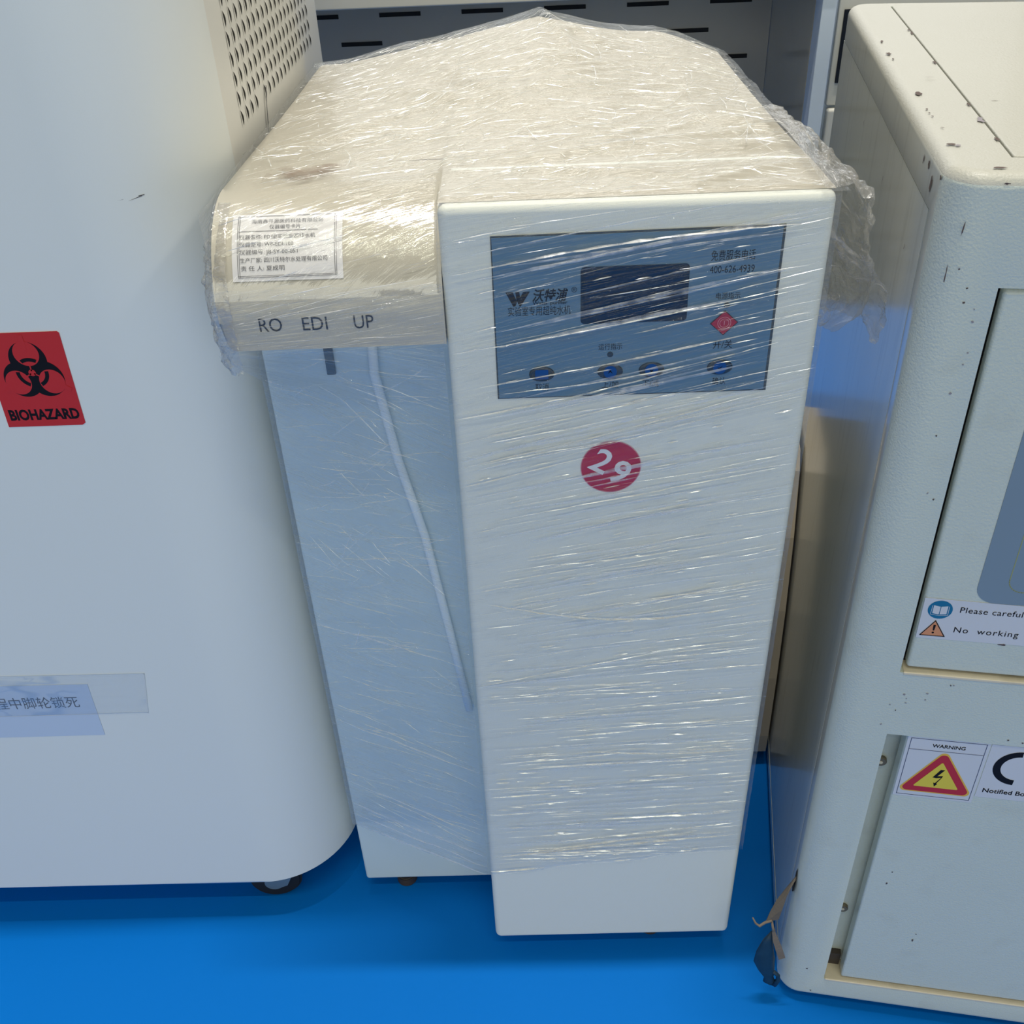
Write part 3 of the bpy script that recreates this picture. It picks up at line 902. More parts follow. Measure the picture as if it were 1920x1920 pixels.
def f_flap(u, v):
    """u from the back (0) to the front (1); v from the machine top outwards and down"""
    y = lerp(1.20, 0.90, u)
    s = v
    top = [(0.0, 0.272, 1.212), (0.18, 0.290, 1.214), (0.36, 0.318, 1.196), (0.50, 0.337, 1.165), (0.68, 0.341, 1.125), (0.82, 0.348, 1.09), (0.92, 0.336, 1.060), (1.0, 0.312, 1.040)]
    x = pw(s, [(a, b) for a, b, c in top]); z = pw(s, [(a, c) for a, b, c in top])
    g = pw(u, [(0, 0.05), (0.2, 0.5), (0.45, 0.9), (0.7, 1.0), (0.9, 0.90), (1, 0.72)])
    x = 0.292+(x-0.292)*g if s > 0.18 else x
    z = z+0.010*math.sin(u*3.1)*(1-s) if s < 0.5 else z
    z = z+(1-g)*max(0, s-0.3)*0.16
    c = fbm(u*4, v*7, 3.7); c2 = fbm(u*13, v*17, 0.4)
    amp = min(1, s*4)
    x += (0.008*c+0.0035*c2)*amp; z += (0.007*fbm(u*5, v*5, 9.9)+0.003*c2)*amp*pw(u, [(0, .3), (.3, 1)]); y += 0.010*fbm(u*3, v*8, 6.1)*amp
    return Vector((min(x, 0.353+0.0*u), y, z))


patch('loose_flap', f_flap, 80, 110, 'film_flap', lambda u, v: (u*0.3, v*0.3))


def f_flap2(u, v):
    """a lower tuck of the bag, folded back under towards the column"""
    y = lerp(1.08, 0.905, u)
    x = lerp(0.292, 0.350, math.sin(v*math.pi*0.62)*pw(u, [(0, .6), (1, 1)]))
    z = lerp(1.175, 1.046, v)+0.012*math.sin(u*5+v*4)
    x += 0.006*fbm(u*5, v*6, 2.7)+0.002*fbm(u*20, v*22, 1.7); z += 0.006*fbm(u*6, v*5, 5.2)
    return Vector((min(x, 0.356), y, z))


patch('loose_flap', f_flap2, 50, 60, 'film_flap', lambda u, v: (u*0.2+.5, v*0.2))


# ---- creases: thin raised strips draped on the film
def crease_set(name, specs, mat):
    vs, fs = [], []
    for fn, pts, wd, ht in specs:
        k0 = len(vs); n = len(pts)
        P = [fn(*p) for p in pts]
        for i in range(n):
            a, b = P[max(i-1, 0)], P[min(i+1, n-1)]
            d = (b-a).normalized() if (b-a).length > 1e-9 else Vector((1, 0, 0))
            q = fn(pts[i][0], pts[i][1], 0.001); nn = (q-P[i]).normalized()
            s = d.cross(nn).normalized(); t = i/(n-1)
            tp = math.sin(math.pi*t)**0.5 if 0 < t < 1 else 0.0
            w2 = wd*0.5*tp*(0.6+0.8*random.random()); h2 = ht*tp
            h2 *= 0.3+1.2*random.random(); vs += [P[i]-s*w2+nn*0.0004, P[i]+nn*(0.0004+h2), P[i]+s*w2+nn*0.0004]
        for i in range(n-1):
            a = k0+3*i; fs += [(a, a+1, a+4, a+3), (a+1, a+2, a+5, a+4)]
    o = R_(mesh_obj(name, vs, fs, mat, fm, False)); o['kind'] = 'stuff'
    return o


def clampx(x, a, b): return min(max(x, a), b)


def front_spec(x0, z0, L_, sl, wd, curve=0.0):
    n = max(5, int(L_/0.012)); pts = []
    for i in range(n):
        t = i/(n-1); x = x0+L_*t
        if x > 0.289: break
        z = z0+sl*L_*t+curve*L_*math.sin(math.pi*t)+0.0006*noise.noise((x*60, z0*50, 1))
        if z > 1.204 or z < zbot(x)+0.002: break
        pts.append((x, z))
    return (front_pt, pts, wd, wd*0.95) if len(pts) >= 4 else None


rnd = random.random
bright, soft = [], []
for i in range(430):
    z0 = 0.22+rnd()*0.98; x0 = -0.08+rnd()*0.33; L_ = 0.02+0.22*rnd()**2.2
    s = front_spec(x0, z0, L_, slope_front(z0)+random.gauss(0, 0.035), 0.0005+0.0009*rnd()**2, random.gauss(0, 0.008))
    if s and not (z0 > 1.0 and rnd() < 0.45): (bright if rnd() < 0.6 else soft).append(s)
for i in range(90):     # short glints
    z0 = 0.22+rnd()*0.97; x0 = -0.08+rnd()*0.35
    s = front_spec(x0, z0, 0.01+0.02*rnd(), slope_front(z0)+random.gauss(0, 0.03), 0.0010+0.0005*rnd())
    if s: bright.append((s[0], s[1], s[2], s[3]))
for i in range(70):     # broad soft folds
    z0 = 0.22+rnd()*0.95; x0 = -0.08+rnd()*0.1
    s = front_spec(x0, z0, 0.2+0.2*rnd(), slope_front(z0)+random.gauss(0, 0.02), 0.0018+0.002*rnd(), random.gauss(0, 0.01))
    if s: soft.append((s[0], s[1], s[2], 0.0003))
# folds the photograph singles out
for x0, z0, x1, z1, cv, wd in ((-0.058, 0.735, 0.27, 0.725, -0.075, 0.0022), (-0.07, 1.142, 0.26, 1.180, 0.02, 0.0030), (-0.075, 1.060, 0.27, 1.122, -0.01, 0.0016),
                               (-0.05, 1.022, 0.28, 1.085, -0.01, 0.0017), (-0.03, 1.014, 0.25, 1.062, -0.03, 0.0016), (-0.079, 0.985, 0.16, 1.037, -0.015, 0.0020),
                               (-0.079, 0.955, 0.20, 1.020, 0.0, 0.0015), (-0.079, 0.925, 0.25, 1.01, -0.01, 0.0014), (-0.079, 0.90, 0.06, 0.935, 0.0, 0.0015),
                               (-0.04, 0.855, 0.27, 0.915, 0.0, 0.0014), (0.02, 0.79, 0.285, 0.83, -0.02, 0.0015), (0.06, 0.475, 0.283, 0.472, -0.03, 0.0022),
                               (-0.02, 0.262, 0.22, 0.300, 0.01, 0.0024), (0.02, 0.285, 0.27, 0.318, 0.0, 0.0018), (-0.07, 0.385, 0.02, 0.392, 0.0, 0.0016),
                               (0.08, 0.333, 0.27, 0.342, 0.0, 0.0020), (-0.075, 0.600, 0.17, 0.655, 0.0, 0.0013), (0.1, 0.555, 0.285, 0.572, -0.01, 0.0014),
                               (-0.07, 0.252, 0.28, 0.292, 0.01, 0.0022), (-0.079, 0.218, 0.10, 0.240, -0.01, 0.0018), (0.10, 0.237, 0.285, 0.262, -0.01, 0.0016)):
    L_ = x1-x0; s = front_spec(x0, z0, L_, (z1-z0)/L_, wd, cv)
    if s: bright.append(s) if wd < 0.0021 else (soft.append(s), bright.append((s[0], s[1], s[2]*0.3, s[3])))
# the film's lower hem on the column
hem = [(x/100.0, zbot(x/100.0)+0.0004) for x in range(-8, 30)]
hem = [(min(a, 0.289), b) for a, b in hem]
soft.append((front_pt, hem, 0.0016, 0.0005))
crease_set('front_creases', bright, 'crease_glint'); crease_set('front_creases', soft, 'crease_soft')

bright, soft = [], []
for i in range(170):
    z0 = 0.2+rnd()*0.85; t0 = rnd()*0.8; L_ = 0.05+0.5*rnd()**1.6
    dz = random.gauss(0.0, 0.012)+pw(z0, [(0.2, 0.005), (0.4, 0.03), (0.6, 0.06), (0.85, 0.06), (1.05, 0.0)])*L_
    n = 12; pts = [(t0+L_*k/(n-1), z0+dz*k/(n-1)+0.002*noise.noise((k*.4, z0*90, 0))) for k in range(n)]
    pts = [p for p in pts if p[0] < 0.995 and 0.215 < p[1] < 1.06]
    if len(pts) > 4: (bright if rnd() < 0.13 else soft).append((recess_pt, pts, 0.0005+0.0009*rnd()**2, 0.0006))
for i in range(46):     # broad pale folds and crumples near the hood
    z0 = 0.7+rnd()*0.36; t0 = rnd()*0.7; a = random.gauss(0, 0.5); L_ = 0.03+0.1*rnd()
    n = 10; pts = [(t0+L_*math.cos(a)*3*k/(n-1), z0+L_*math.sin(a)*k/(n-1)) for k in range(n)]
    pts = [p for p in pts if 0.01 < p[0] < 0.99 and 0.25 < p[1] < 1.055]
    if len(pts) > 4: soft.append((recess_pt, pts, 0.0006+0.001*rnd(), 0.0004))
for z0, dz, wd in ((0.197, 0.012, 0.006), (0.222, 0.006, 0.005), (0.248, 0.004, 0.006), (0.435, 0.0, 0.003), (0.62, 0.01, 0.003), (0.30, 0.0, 0.003)):
    n = 24; pts = [(0.01+0.98*k/(n-1), z0+dz*k/(n-1)+0.003*noise.noise((k*.2, z0*50, 0))) for k in range(n)]
    soft.append((recess_pt, pts, wd, 0.0006)); bright.append((recess_pt, pts[n//3:], wd*0.2, 0.0004))
crease_set('recess_creases', bright, 'crease_glint'); crease_set('recess_creases', soft, 'crease_soft')

bright, soft = [], []
for i in range(120):
    x0 = -0.30+rnd()*0.2; b0 = rnd()*0.2; L_ = 0.01+0.11*rnd()**1.6
    sl = pw(b0, [(0, 0.10), (0.08, 0.22), (0.2, 0.6)])+random.gauss(0, 0.05)
    n = 10; pts = [(x0+L_*k/(n-1), b0+sl*L_*k/(n-1)) for k in range(n)]
    pts = [p for p in pts if p[0] < -0.083 and p[1] < 0.21]
    if len(pts) > 4: (bright if rnd() < 0.25 else soft).append((hood_pt, pts, 0.0004+0.0007*rnd()**2, 0.0005))
crease_set('hood_creases', bright, 'crease_glint'); crease_set('hood_creases', soft, 'crease_soft')

bright, soft = [], []
for i in range(2500):
    x0 = -0.295+rnd()*0.58; y0 = (1.0 if x0 < -0.08 else 0.91)+rnd()*0.66
    L_ = 0.006+0.09*rnd()**3
    th = math.radians(pw(x0, [(-0.3, 40), (0.0, 24), (0.3, 10)])+random.gauss(0, 12 if rnd() < 0.7 else 50))
    if x0 > 0.12 and y0 > 1.15: th = math.radians(random.gauss(20, 40))
    n = max(4, int(L_/0.005)); c = random.gauss(0, 0.15)
    pts = []
    for k in range(n):
        t = k/(n-1); a = th+c*t*6*0.3
        pts.append((x0+L_*t*math.cos(a), y0+L_*t*math.sin(a)))
    pts = [p for p in pts if -0.298 < p[0] < 0.29 and p[1] < pw(p[0], BACKY)-0.01 and p[1] > (1.0 if p[0] < -0.08 else 0.906)]
    if len(pts) > 3: (bright if rnd() < 0.72 else soft).append((top_pt, pts, 0.0004+0.0010*rnd()**2, 0.0004))
crease_set('top_creases', bright, 'crease_glint'); crease_set('top_creases', soft, 'crease_soft')

# ------------------------------------------------------------ right cabinet
co = Vector((0.688, 0.760, 0)); YR = -0.17341
cb = empty('test_cabinet', 'worn off-white metal cabinet with chipped edges and warning stickers on its doors', 'cabinet', co, YR)
bm = bmesh.new()
rings = []
RB = 0.013
rings = [(0.018+RB*(1-math.cos(math.pi/2*k/6)), RB*(1-math.sin(math.pi/2*k/6))) for k in range(7)]
rings += [(1.2455-RB*(1-math.sin(math.pi/2*k/6)), RB*(1-math.cos(math.pi/2*k/6))) for k in range(7)]
prev = None
for zz, ins in rings:
    ring = [bm.verts.new((px, py, zz)) for px, py in rrect(-0.345+ins, 0.42-ins, ins, 0.85-ins, 0.032-ins, 8)]
    if prev:
        for i in range(len(ring)): bm.faces.new((prev[i], prev[(i+1) % len(ring)], ring[(i+1) % len(ring)], ring[i]))
    else:
        bm.faces.new(ring[::-1])
    prev = ring
bm.faces.new(prev)
shell = bm_obj('cabinet_shell', bm, 'cabinet_paint', cb, 35)
shell.parent = None
cuts = []
for a in ((-0.2868, 0.36, -0.02, 0.022, 0.6945, 1.1490), (-0.2835, 0.36, -0.02, 0.034, 0.0700, 0.5950), (-0.36, -0.3385, 0.0515, 0.832, 0.053, 1.1990), (-0.2885, 0.37, 0.047, 0.81, 1.2395, 1.30)):
    cuts.append(box('cut', *a, 'gap_dark'))
boolean(shell, cuts); shell.parent = cb
shell.data.materials.clear(); shell.data.materials.append(M['cabinet_paint']); shell.data.materials.append(M['cabinet_side_lifted']); shell.data.materials.append(M['cabinet_lid_dimmed'])
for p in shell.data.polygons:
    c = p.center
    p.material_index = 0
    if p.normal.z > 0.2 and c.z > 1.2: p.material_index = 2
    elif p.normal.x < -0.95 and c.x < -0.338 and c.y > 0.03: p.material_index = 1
box('side_panel', -0.3446, -0.3395, 0.0555, 0.8290, 0.0570, 1.1976, 'cabinet_side_lifted', cb)
box('seam_shade_sheet', -0.3396, -0.3386, 0.0517, 0.8318, 0.0535, 1.1988, 'gap_dark', cb)  # near-black sheet standing in for the shade inside the seam
box('lid_panel', -0.2862, 0.368, 0.0495, 0.808, 1.2398, 1.2462, 'cabinet_lid_dimmed', cb, 0.0015)
box('upper_door', -0.2805, 0.355, 0.0035, 0.019, 0.6995, 1.1455, 'cabinet_paint', cb, 0.004)
box('lower_door', -0.2600, 0.355, 0.0030, 0.024, 0.0768, 0.5935, 'cabinet_paint', cb, 0.003)
box('gap_shade_sheet', -0.2866, 0.359, 0.0205, 0.0219, 0.695, 1.1485, 'gap_dark', cb)  # near-black sheet standing in for the shade behind the door gap
# rolled lips under the doors
box('sill_lip', -0.2830, 0.358, -0.0012, 0.0205, 0.6915, 0.6960, 'lip_cream', cb, 0.0012)
box('sill_lip', -0.2820, 0.358, -0.0012, 0.0330, 0.0670, 0.0712, 'lip_cream', cb, 0.0012)
box('latch_pocket', -0.2820, -0.2605, 0.0250, 0.0335, 0.0715, 0.0980, 'foot_brown', cb)
for z in (0.514, 0.2037):
    s_ = cyl('screw', (-0.2735, 0.0315, z), (0, -1, 0), 0.0075, 0.006, 'screw', cb, 24, 0.001)
    cyl('screw_slot', (-0.2735, 0.0282, z), (0, -1, 0), 0.0025, 0.0006, 'lip_cream', s_, 12)
CF = Frame((0, 0.0035, 0)); CL = Frame((0, 0.0030, 0)); C0 = Frame((0, 0, 0)); CT = Frame((0, 0, 1.2455), (1, 0, 0), (0, 1, 0), (0, 0, 1))
CSd = Frame((-0.345, 0, 0), (0, 1, 0), (0, 0, 1), (-1, 0, 0))
# membrane panel
o = decal('membrane_panel', rrect(-0.2315, 0.20, 0.8010, 1.03, 0.020), CF, 'membrane', cb, 0.0002, 0.0005)
rr_ = rrect(-0.2030, 0.17, 0.8180, 1.01, 0.015)
multi('membrane_outline', line_polys(rr_, 0.0009, True), CF, 'olive', o, 0.0009)
# handling sticker
s1 = decal('handling_sticker', [(-0.2795, 0.8015), (-0.07, 0.7985), (-0.07, 0.7460), (-0.2790, 0.7455)], CF, 'sticker_white', cb, 0.0002, 0.0003)
decal('book_disc', disc(-0.2617, 0.7868, 0.0125, n=48), CF, 'sign_blue', s1, 0.0007)
pg = []
for sg in (-1, 1):
    pg.append([(-0.2617+sg*0.0004, 0.7912), (-0.2617+sg*0.0072, 0.7925), (-0.2617+sg*0.0072, 0.7815), (-0.2617+sg*0.0004, 0.7805)])
    pg += line_polys([(-0.2617+sg*0.0084, 0.7920), (-0.2617+sg*0.0088, 0.7800), (-0.2617, 0.7790)], 0.0005)
multi('book_mark', pg, CF, 'sticker_white', s1, 0.0009)
text('sticker_lettering', 'Please carefully', -0.2417, 0.7850, 0.0076, CF, 'ink', s1, 0.0008, center=False, spacing=1.06)
text('sticker_lettering', 'No  working', -0.2425, 0.7570, 0.0078, CF, 'ink', s1, 0.0008, center=False, spacing=1.15)
tri = [(-0.2632, 0.7712), (-0.2505, 0.7500), (-0.2755, 0.7500)]
decal('caution_triangle', tri, CF, 'sign_orange', s1, 0.0007)
multi('caution_outline', line_polys(tri, 0.0010, True), CF, 'ink', s1, 0.0009)
multi('caution_mark', [[(-0.2643, 0.7655), (-0.2617, 0.7655), (-0.2622, 0.7575), (-0.2638, 0.7575)], disc(-0.2630, 0.7545, 0.0012, n=12)], CF, 'ink', s1, 0.0010)
# warning sticker
s2 = decal('warning_sticker', [(-0.2585, 0.5930), (-0.1665, 0.5935), (-0.1668, 0.4878), (-0.2585, 0.4878)], CL, 'sticker_white', cb, 0.0002, 0.0003)
wr = [(-0.2545, 0.5900), (-0.1705, 0.5905), (-0.1705, 0.4915), (-0.2545, 0.4912)]
multi('warning_frame', line_polys(wr, 0.0007, True)+line_polys([(-0.2545, 0.5715), (-0.1705, 0.5720)], 0.0007), CL, 'ink_blue', s2, 0.0007)
text('warning_lettering', 'WARNING', -0.2110, 0.5805, 0.0056, CL, 'ink', s2, 0.0008, width=0.0370, bold=0.02)


def rtri(sc_, cx_=-0.2125, cz_=0.5235, rr=0.006):
    pts = []
    for a in (90, 210, 330):
        px, pz = cx_+0.0395*sc_*math.cos(math.radians(a)), cz_+0.0395*sc_*math.sin(math.radians(a))
        for da in range(-60, 61, 15):
            pts.append((px+rr*sc_*math.cos(math.radians(a+da)), pz+rr*sc_*math.sin(math.radians(a+da))))
    return pts


decal('warning_triangle', rtri(1.0), CL, 'sign_amber', s2, 0.0007)
decal('warning_triangle', rtri(0.93), CL, 'sign_red', s2, 0.0009)
decal('warning_triangle', rtri(0.70, rr=0.002), CL, 'sign_yellow', s2, 0.0011)
bx_, bz_ = -0.2125, 0.5260
multi('lightning_bolt', [[(bx_+a*0.001, bz_+b*0.001) for a, b in q] for q in (
    [(0.2, 15), (5.2, 15), (-1.5, 3.2), (-6.5, 0.6)], [(-6.5, 0.6), (-1.5, 3.2), (4.8, 4.6), (4.2, 1.6), (-2.2, -0.2)],
    [(4.8, 4.6), (4.2, 1.6), (-0.6, -10), (-2.0, -9.3)], [(-4.0, -8.6), (1.0, -10.2), (-2.0, -15.5)])], CL, 'ink', s2, 0.0013)
# conformity sticker
s3 = decal('conformity_sticker', [(-0.1655, 0.5920), (-0.05, 0.5925), (-0.05, 0.5000), (-0.1655, 0.5000)], CL, 'sticker_white', cb, 0.0002, 0.0003)
mk = []
for cxx in (-0.1280, -0.0850):
    for i in range(36):
        a, b = math.radians(92+176*i/36), math.radians(92+176*(i+1)/36)
        mk.append([(cxx+rr*math.cos(t), 0.5555+rr*math.sin(t)) for rr, t in ((0.0200, a), (0.0285, a), (0.0285, b), (0.0200, b))])
mk.append([(-0.1115, 0.5595), (-0.0900, 0.5595), (-0.0900, 0.5515), (-0.1115, 0.5515)])
multi('conformity_mark', mk, CL, 'ink', s3, 0.0008)
text('conformity_lettering', 'Notified Body', -0.1590, 0.5095, 0.0072, CL, 'ink', s3, 0.0008, center=False, bold=0.02)


def chip(fr, a, b, la, lb, rot=0.0, mat='chip', h=0.0006):
    pts = []
    n = 11
    for i in range(n):
        t = 2*math.pi*i/n; q = 0.55+0.7*rnd()
        x, y = la*q*math.cos(t), lb*q*math.sin(t)
        pts.append((a+x*math.cos(rot)-y*math.sin(rot), b+x*math.sin(rot)+y*math.cos(rot)))
    return decal('paint_chip', pts, fr, mat, cb, h)


for a, b, la, lb, m_ in ((-0.333, 0.545, .002, .006, 'chip'), (-0.334, 0.470, .003, .007, 'chip'), (-0.333, 0.44, .001, .004, 'chip'), (-0.330, 0.270, .003, .008, 'chip'),
                         (-0.332, 0.205, .0012, .003, 'chip'), (-0.332, 0.19, .0014, .002, 'chip'), (-0.331, 0.178, .0011, .002, 'chip'), (-0.329, 0.137, .0018, .0012, 'chip'),
                         (-0.331, 0.082, .004, .004, 'chip'), (-0.326, 0.078, .003, .003, 'chip_grey'), (-0.306, 0.0135, .006, .002, 'chip'), (-0.31, 0.33, .007, .0004, 'chip'), (-0.308, 0.345, .007, .0004, 'chip'),
                         (-0.2905, 0.165, .003, .012, 'chip_grey'), (-0.2902, 0.42, .002, .006, 'chip'), (-0.29, 0.225, .0018, .006, 'chip'), (-0.2895, 0.10, .0015, .006, 'chip'), (-0.2895, 0.6, .0015, .01, 'chip'),
                         (-0.262, 0.24, .004, .0006, 'chip'), (-0.29, 0.62, .002, .004, 'chip')):
    chip(CT, a, b, la, lb, 0, m_, 0.0012)
for a, b, la, lb in ((0.085, 1.2285, .004, .004), (0.062, 1.2170, .004, .009), (0.030, 1.2330, .003, .002), (0.11, 1.226, .0022, .004), (0.12, 1.14, .001, .004), (0.30, 1.15, .001, .005), (0.5, 1.16, .001, .004)):
    chip(CSd, a, b, la, lb, 0.2)
for a, b, la, lb, ro in ((-0.300, 1.238, .003, .0008, 0), (-0.222, 1.196, .006, .0008, -0.5), (-0.236, 1.201, .002, .0014, 0), (-0.312, 1.148, .001, .0007, 0), (-0.322, 1.165, .001, .0009, 0),
                         (-0.326, 1.2, .0006, .006, -0.1), (-0.332, 1.16, .0006, .008, 0.0), (-0.312, 1.135, .0014, .001, 0), (-0.31, 0.09, .0016, .0014, 0), (-0.298, 0.035, .0014, .0012, 0),
                         (-0.19, 0.745, .005, .0014, 0.1)):
    chip(C0 if a != -0.19 else CF, a, b, la, lb, ro, 'chip', 0.0008 if a > -0.31 else 0.0003)
for a, b, la, lb in ((-0.235, 0.31, .001, .002), (-0.232, 0.335, .0008, .0012), (-0.18, 0.19, .0012, .003), (-0.178, 0.205, .0009, .0009)):
    chip(CL, a, b, la, lb)
for i in range(24):
    a = -0.31+rnd()*0.3; b = 0.60+rnd()*0.09 if rnd() < .5 else 0.9+rnd()*0.3
    if b > 0.69 and a > -0.285 and b < 1.15: a = -0.31+rnd()*0.02
    if -0.2868 < a and 0.69 < b < 1.15: continue
    chip(C0, a, b, 0.0007+0.0012*rnd()**2, 0.0005+0.0009*rnd(), rnd()*3, 'chip' if rnd() < .3 else 'chip_grey')
# hole in the side and the strap that comes out of it
hp = []
HPc = (0.0, 0.258)
box_ = decal('cable_hole', [(0.028, 0.285), (0.033, 0.27), (0.033, 0.245), (0.040, 0.228), (0.034, 0.222), (0.026, 0.235), (0.022, 0.262)], CSd, 'gap_dark', cb, 0.0006)


def ribbon(name, pts, wd, mat, parent, th=0.0012):
    vs, fs = [], []
    P = [Vector(p) for p, _ in pts]
    for i, (p, wdir) in enumerate(pts):
        wv = Vector(wdir).normalized()*wd[i]/2
        d = (P[min(i+1, len(P)-1)]-P[max(i-1, 0)]).normalized(); nn = d.cross(wv).normalized()*th
        vs += [P[i]-wv-nn, P[i]+wv-nn, P[i]+wv+nn, P[i]-wv+nn]
    for i in range(len(P)-1):
        for k in range(4): fs.append((4*i+k, 4*i+(k+1) % 4, 4*i+4+(k+1) % 4, 4*i+4+k))
    fs.append((3, 2, 1, 0)); k = 4*(len(P)-1); fs.append((k, k+1, k+2, k+3))
    return mesh_obj(name, vs, fs, mat, parent, False)


# ------------------------------------------------------------ broken strap and dark scrap at the cabinet's foot (world coordinates)
Rz = Matrix.Rotation(YR, 4, 'Z')


def cw(u, v, z): return co+(Rz @ Vector((u, v, 0)))+Vector((0, 0, z))


sr = empty('broken_strap', 'frayed grey-brown strap poking from a hole near the worn cabinet foot', 'strap', cw(-0.35, 0.03, 0))
sro = sr.location.copy()
rib = [(cw(-0.343, 0.033, 0.258), (0, -0.3, 1)), (cw(-0.352, 0.024, 0.250), (0.3, -0.2, 1)), (cw(-0.362, 0.012, 0.236), (0.5, -0.2, 0.8)), (cw(-0.368, 0.004, 0.216), (0.8, -0.1, 0.5)), (cw(-0.3715, 0.0, 0.198), (0.9, 0, 0.3))]
rel(ribbon('strap_band', rib, [0.020, 0.021, 0.020, 0.019, 0.018], 'strap', sr), sro)
rel(tube('frayed_end', [cw(-0.372, -0.001, 0.199), cw(-0.381, -0.003, 0.195), cw(-0.388, -0.004, 0.186), cw(-0.394, -0.003, 0.190), cw(-0.399, -0.002, 0.201)], [0.0022, 0.002, 0.0022, 0.0016, 0.001], 'strap_light', sr, 7), sro)
rel(tube('frayed_end', [cw(-0.372, -0.001, 0.197), cw(-0.370, -0.004, 0.188), cw(-0.368, -0.006, 0.182)], [0.0016, 0.0018, 0.0026], 'strap_light', sr, 7), sro)
rib = [(cw(-0.3685, -0.006, 0.182), (1, 0, 0.4)), (cw(-0.364, -0.008, 0.165), (1, 0, 0.45)), (cw(-0.357, -0.009, 0.145), (1, 0, 0.5)), (cw(-0.350, -0.009, 0.122), (1, 0, 0.5))]
rel(ribbon('strap_band', rib, [0.004, 0.008, 0.010, 0.010], 'strap_light', sr), sro)

sp = empty('plastic_scrap', 'dark blue crumpled plastic scrap hanging beside the worn cabinet foot', 'scrap', cw(-0.362, 0.0, 0))
spo = sp.location.copy()
path = [(cw(-0.369, -0.001, 0.172), 0.002), (cw(-0.372, -0.002, 0.150), 0.008), (cw(-0.374, -0.003, 0.125), 0.013), (cw(-0.372, -0.003, 0.100), 0.015), (cw(-0.367, -0.003, 0.078), 0.012), (cw(-0.362, -0.003, 0.060), 0.0075), (cw(-0.361, -0.003, 0.048), 0.0085), (cw(-0.356, -0.003, 0.043), 0.006)]
vs, fs = [], []
n = 18
for i, (p, rr) in enumerate(path):
    for k in range(n):
        t = 2*math.pi*k/n; q = rr*(1+0.28*noise.noise((math.cos(t)*1.5, math.sin(t)*1.5, i*0.7)))
        vs.append(p+Vector((q*math.cos(t), q*math.sin(t)*0.55, 0)))
for i in range(len(path)-1):
    for k in range(n): fs.append((i*n+k, i*n+(k+1) % n, (i+1)*n+(k+1) % n, (i+1)*n+k))
fs.append(tuple(range(n))[::-1]); fs.append(tuple(range((len(path)-1)*n, len(path)*n)))
rel(mesh_obj('scrap_body', vs, fs, 'scrap', sp, True), spo)
rel(tube('scrap_tail', [cw(-0.352, -0.003, 0.043), cw(-0.348, -0.004, 0.055), cw(-0.349, -0.004, 0.068), cw(-0.356, -0.003, 0.074), cw(-0.362, -0.003, 0.073)], [0.005, 0.0035, 0.003, 0.0035, 0.003], 'scrap', sp, 8), spo)

# ------------------------------------------------------------ beige tank between the machines
to = Vector((0.37, 1.36, 0))
tk = empty('beige_housing', 'beige rounded housing with a dark grille behind the wrapped water machine', 'equipment', to)
bm = bmesh.new()
pf = [(1.275, 0.035), (1.272, 0.08), (1.280, 0.22), (1.300, 0.36), (1.335, 0.49), (1.385, 0.590), (1.415, 0.612), (1.56, 0.615), (1.56, 0.035)]


def yz_prism(name, x0, x1, pf, mat):
    bm = bmesh.new()
    a = [bm.verts.new((x0+0.176*(y-1.3), y, z)) for y, z in pf]; b = [bm.verts.new((x1+0.176*(y-1.3), y, z)) for y, z in pf]
    bm.faces.new(a); bm.faces.new(b[::-1])
    for i in range(len(pf)): bm.faces.new((a[i], b[i], b[(i+1) % len(pf)], a[(i+1) % len(pf)]))
    return rel(bm_obj(name, bm, mat, tk), to)


yz_prism('housing_shell', 0.396, 0.4285, pf, 'tank_beige')
yz_prism('housing_core', 0.315, 0.3955, [(y+0.012 if y < 1.5 else y-0.005, max(0.037, z-0.012)) for y, z in pf], 'gap_dark')
for k in range(11):
    z = 0.07+k*0.042
    y = pw(z, [(b, a) for a, b in pf[:6]])
    rel(box('grille_slat', 0.318, 0.390, y+0.004, y+0.011, z, z+0.006, 'rubber', tk), to)
for x in (0.33, 0.41):
    for y in (1.31, 1.47): rel(cyl('housing_foot', (x, y, 0.0175), (0, 0, 1), 0.012, 0.035, 'rubber', tk, 16), to)

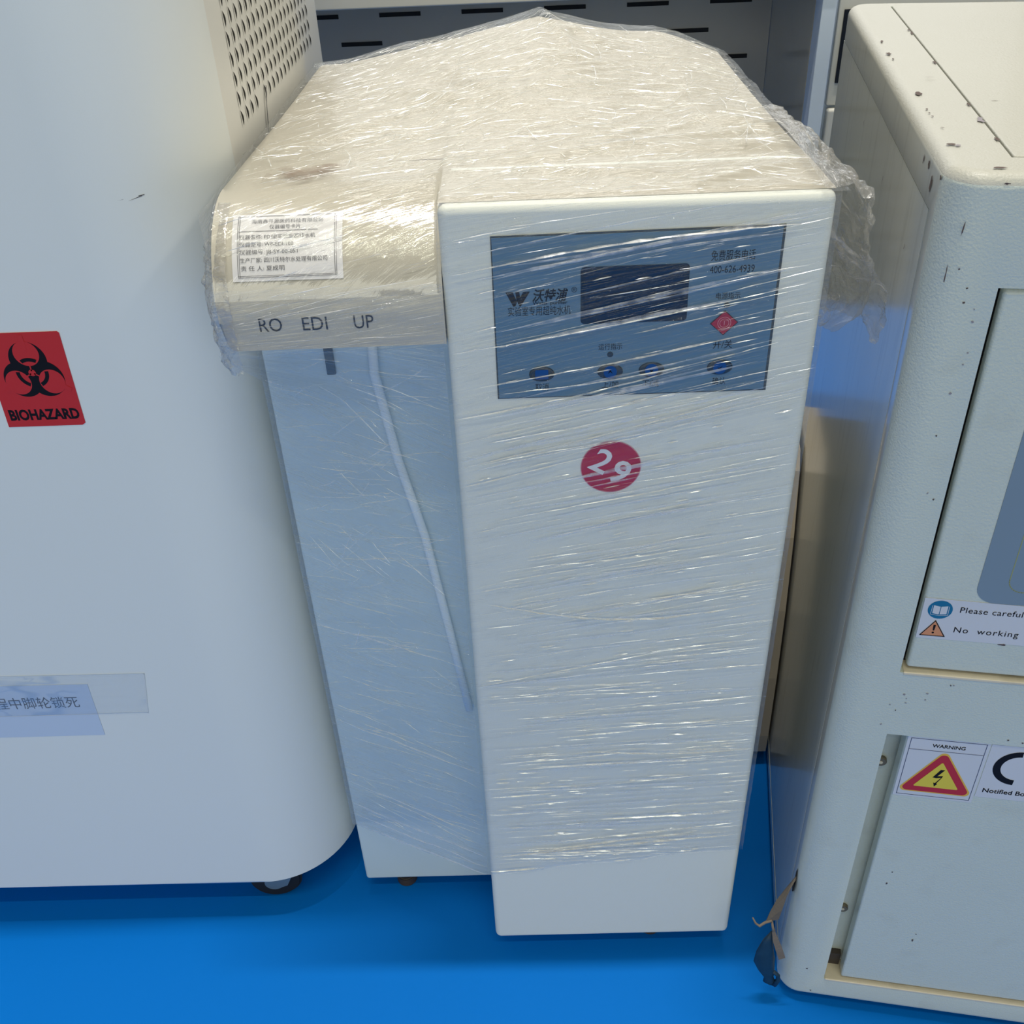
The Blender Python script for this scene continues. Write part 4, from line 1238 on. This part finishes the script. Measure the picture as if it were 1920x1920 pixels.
# ------------------------------------------------------------ equipment at the back
ho = Vector((0.1, 2.3, 0))
hd = empty('slotted_enclosure', 'pale metal enclosure with dark slotted back panel behind the wrapped machine', 'enclosure', ho)
rel(box('top_rail', -0.80, 0.605, 2.085, 2.14, 1.203, 1.30, 'hood_white', hd, 0.003), ho)
rel(box('corner_post', 0.578, 0.606, 2.09, 2.14, 0.0, 1.203, 'post_blue', hd, 0.002), ho)
for px in (-0.80, 0.578):
    rel(box('corner_post', px, px+0.026, 2.50, 2.53, 0.0, 0.419, 'post_blue', hd, 0.002), ho)
rel(box('corner_post', -0.80, -0.76, 2.09, 2.14, 0.0, 1.203, 'post_blue', hd, 0.002), ho)
rel(box('side_panel', 0.578, 0.600, 2.142, 2.53, 0.42, 1.30, 'hood_side', hd), ho)
rel(box('side_panel', -0.80, -0.778, 2.142, 2.53, 0.42, 1.30, 'hood_side', hd), ho)
rel(box('top_panel', -0.776, 0.576, 2.142, 2.53, 1.26, 1.30, 'hood_white', hd), ho)
# back panel is plain; dark strips on its face stand for the shaded slots
slots = []
for rw in range(12):
    zc = 1.1305-rw*0.0585
    st_ = -0.311 if rw % 2 == 0 else -0.2175
    for k in range(-3, 6):
        x = st_+0.187*k
        if -0.76 < x and x+0.095 < 0.56: slots.append((x, zc))
rel(box('back_panel', -0.776, 0.577, 2.500, 2.512, 0.42, 1.26, 'hood_grey', hd), ho)
sm = None
for x, z in slots:
    if sm is None:
        bm = bmesh.new(); box_bm(bm, 0, 0.094, -0.0012, 0.0, -0.0045, 0.0045)
        sm = bpy.data.meshes.new('slot'); bm.to_mesh(sm); bm.free(); sm.materials.append(M['gap_dark'])
    o = bpy.data.objects.new('slot', sm); C.objects.link(o); o.parent = hd; o.location = Vector((x, 2.4998, z))-ho
for x in (-0.79, 0.59):
    for y in (2.11, 2.5): pass

no = Vector((0.86, 2.4, 0))
nt_ = empty('white_instrument', 'white instrument with a dark tall display behind the worn cabinet', 'instrument', no)
rel(box('instrument_body', 0.612, 1.10, 2.12, 2.60, 0.0, 1.30, 'post_blue', nt_, 0.006), no)
rel(box('instrument_frame', 0.616, 1.04, 2.108, 2.1195, 0.99, 1.20, 'hood_white', nt_, 0.003), no)
rel(box('display', 0.626, 0.95, 2.1045, 2.1085, 1.033, 1.165, 'lcd', nt_, 0.001), no)
rel(box('front_drawer', 0.618, 1.04, 2.098, 2.1195, 0.30, 0.985, 'hood_white', nt_, 0.006), no)
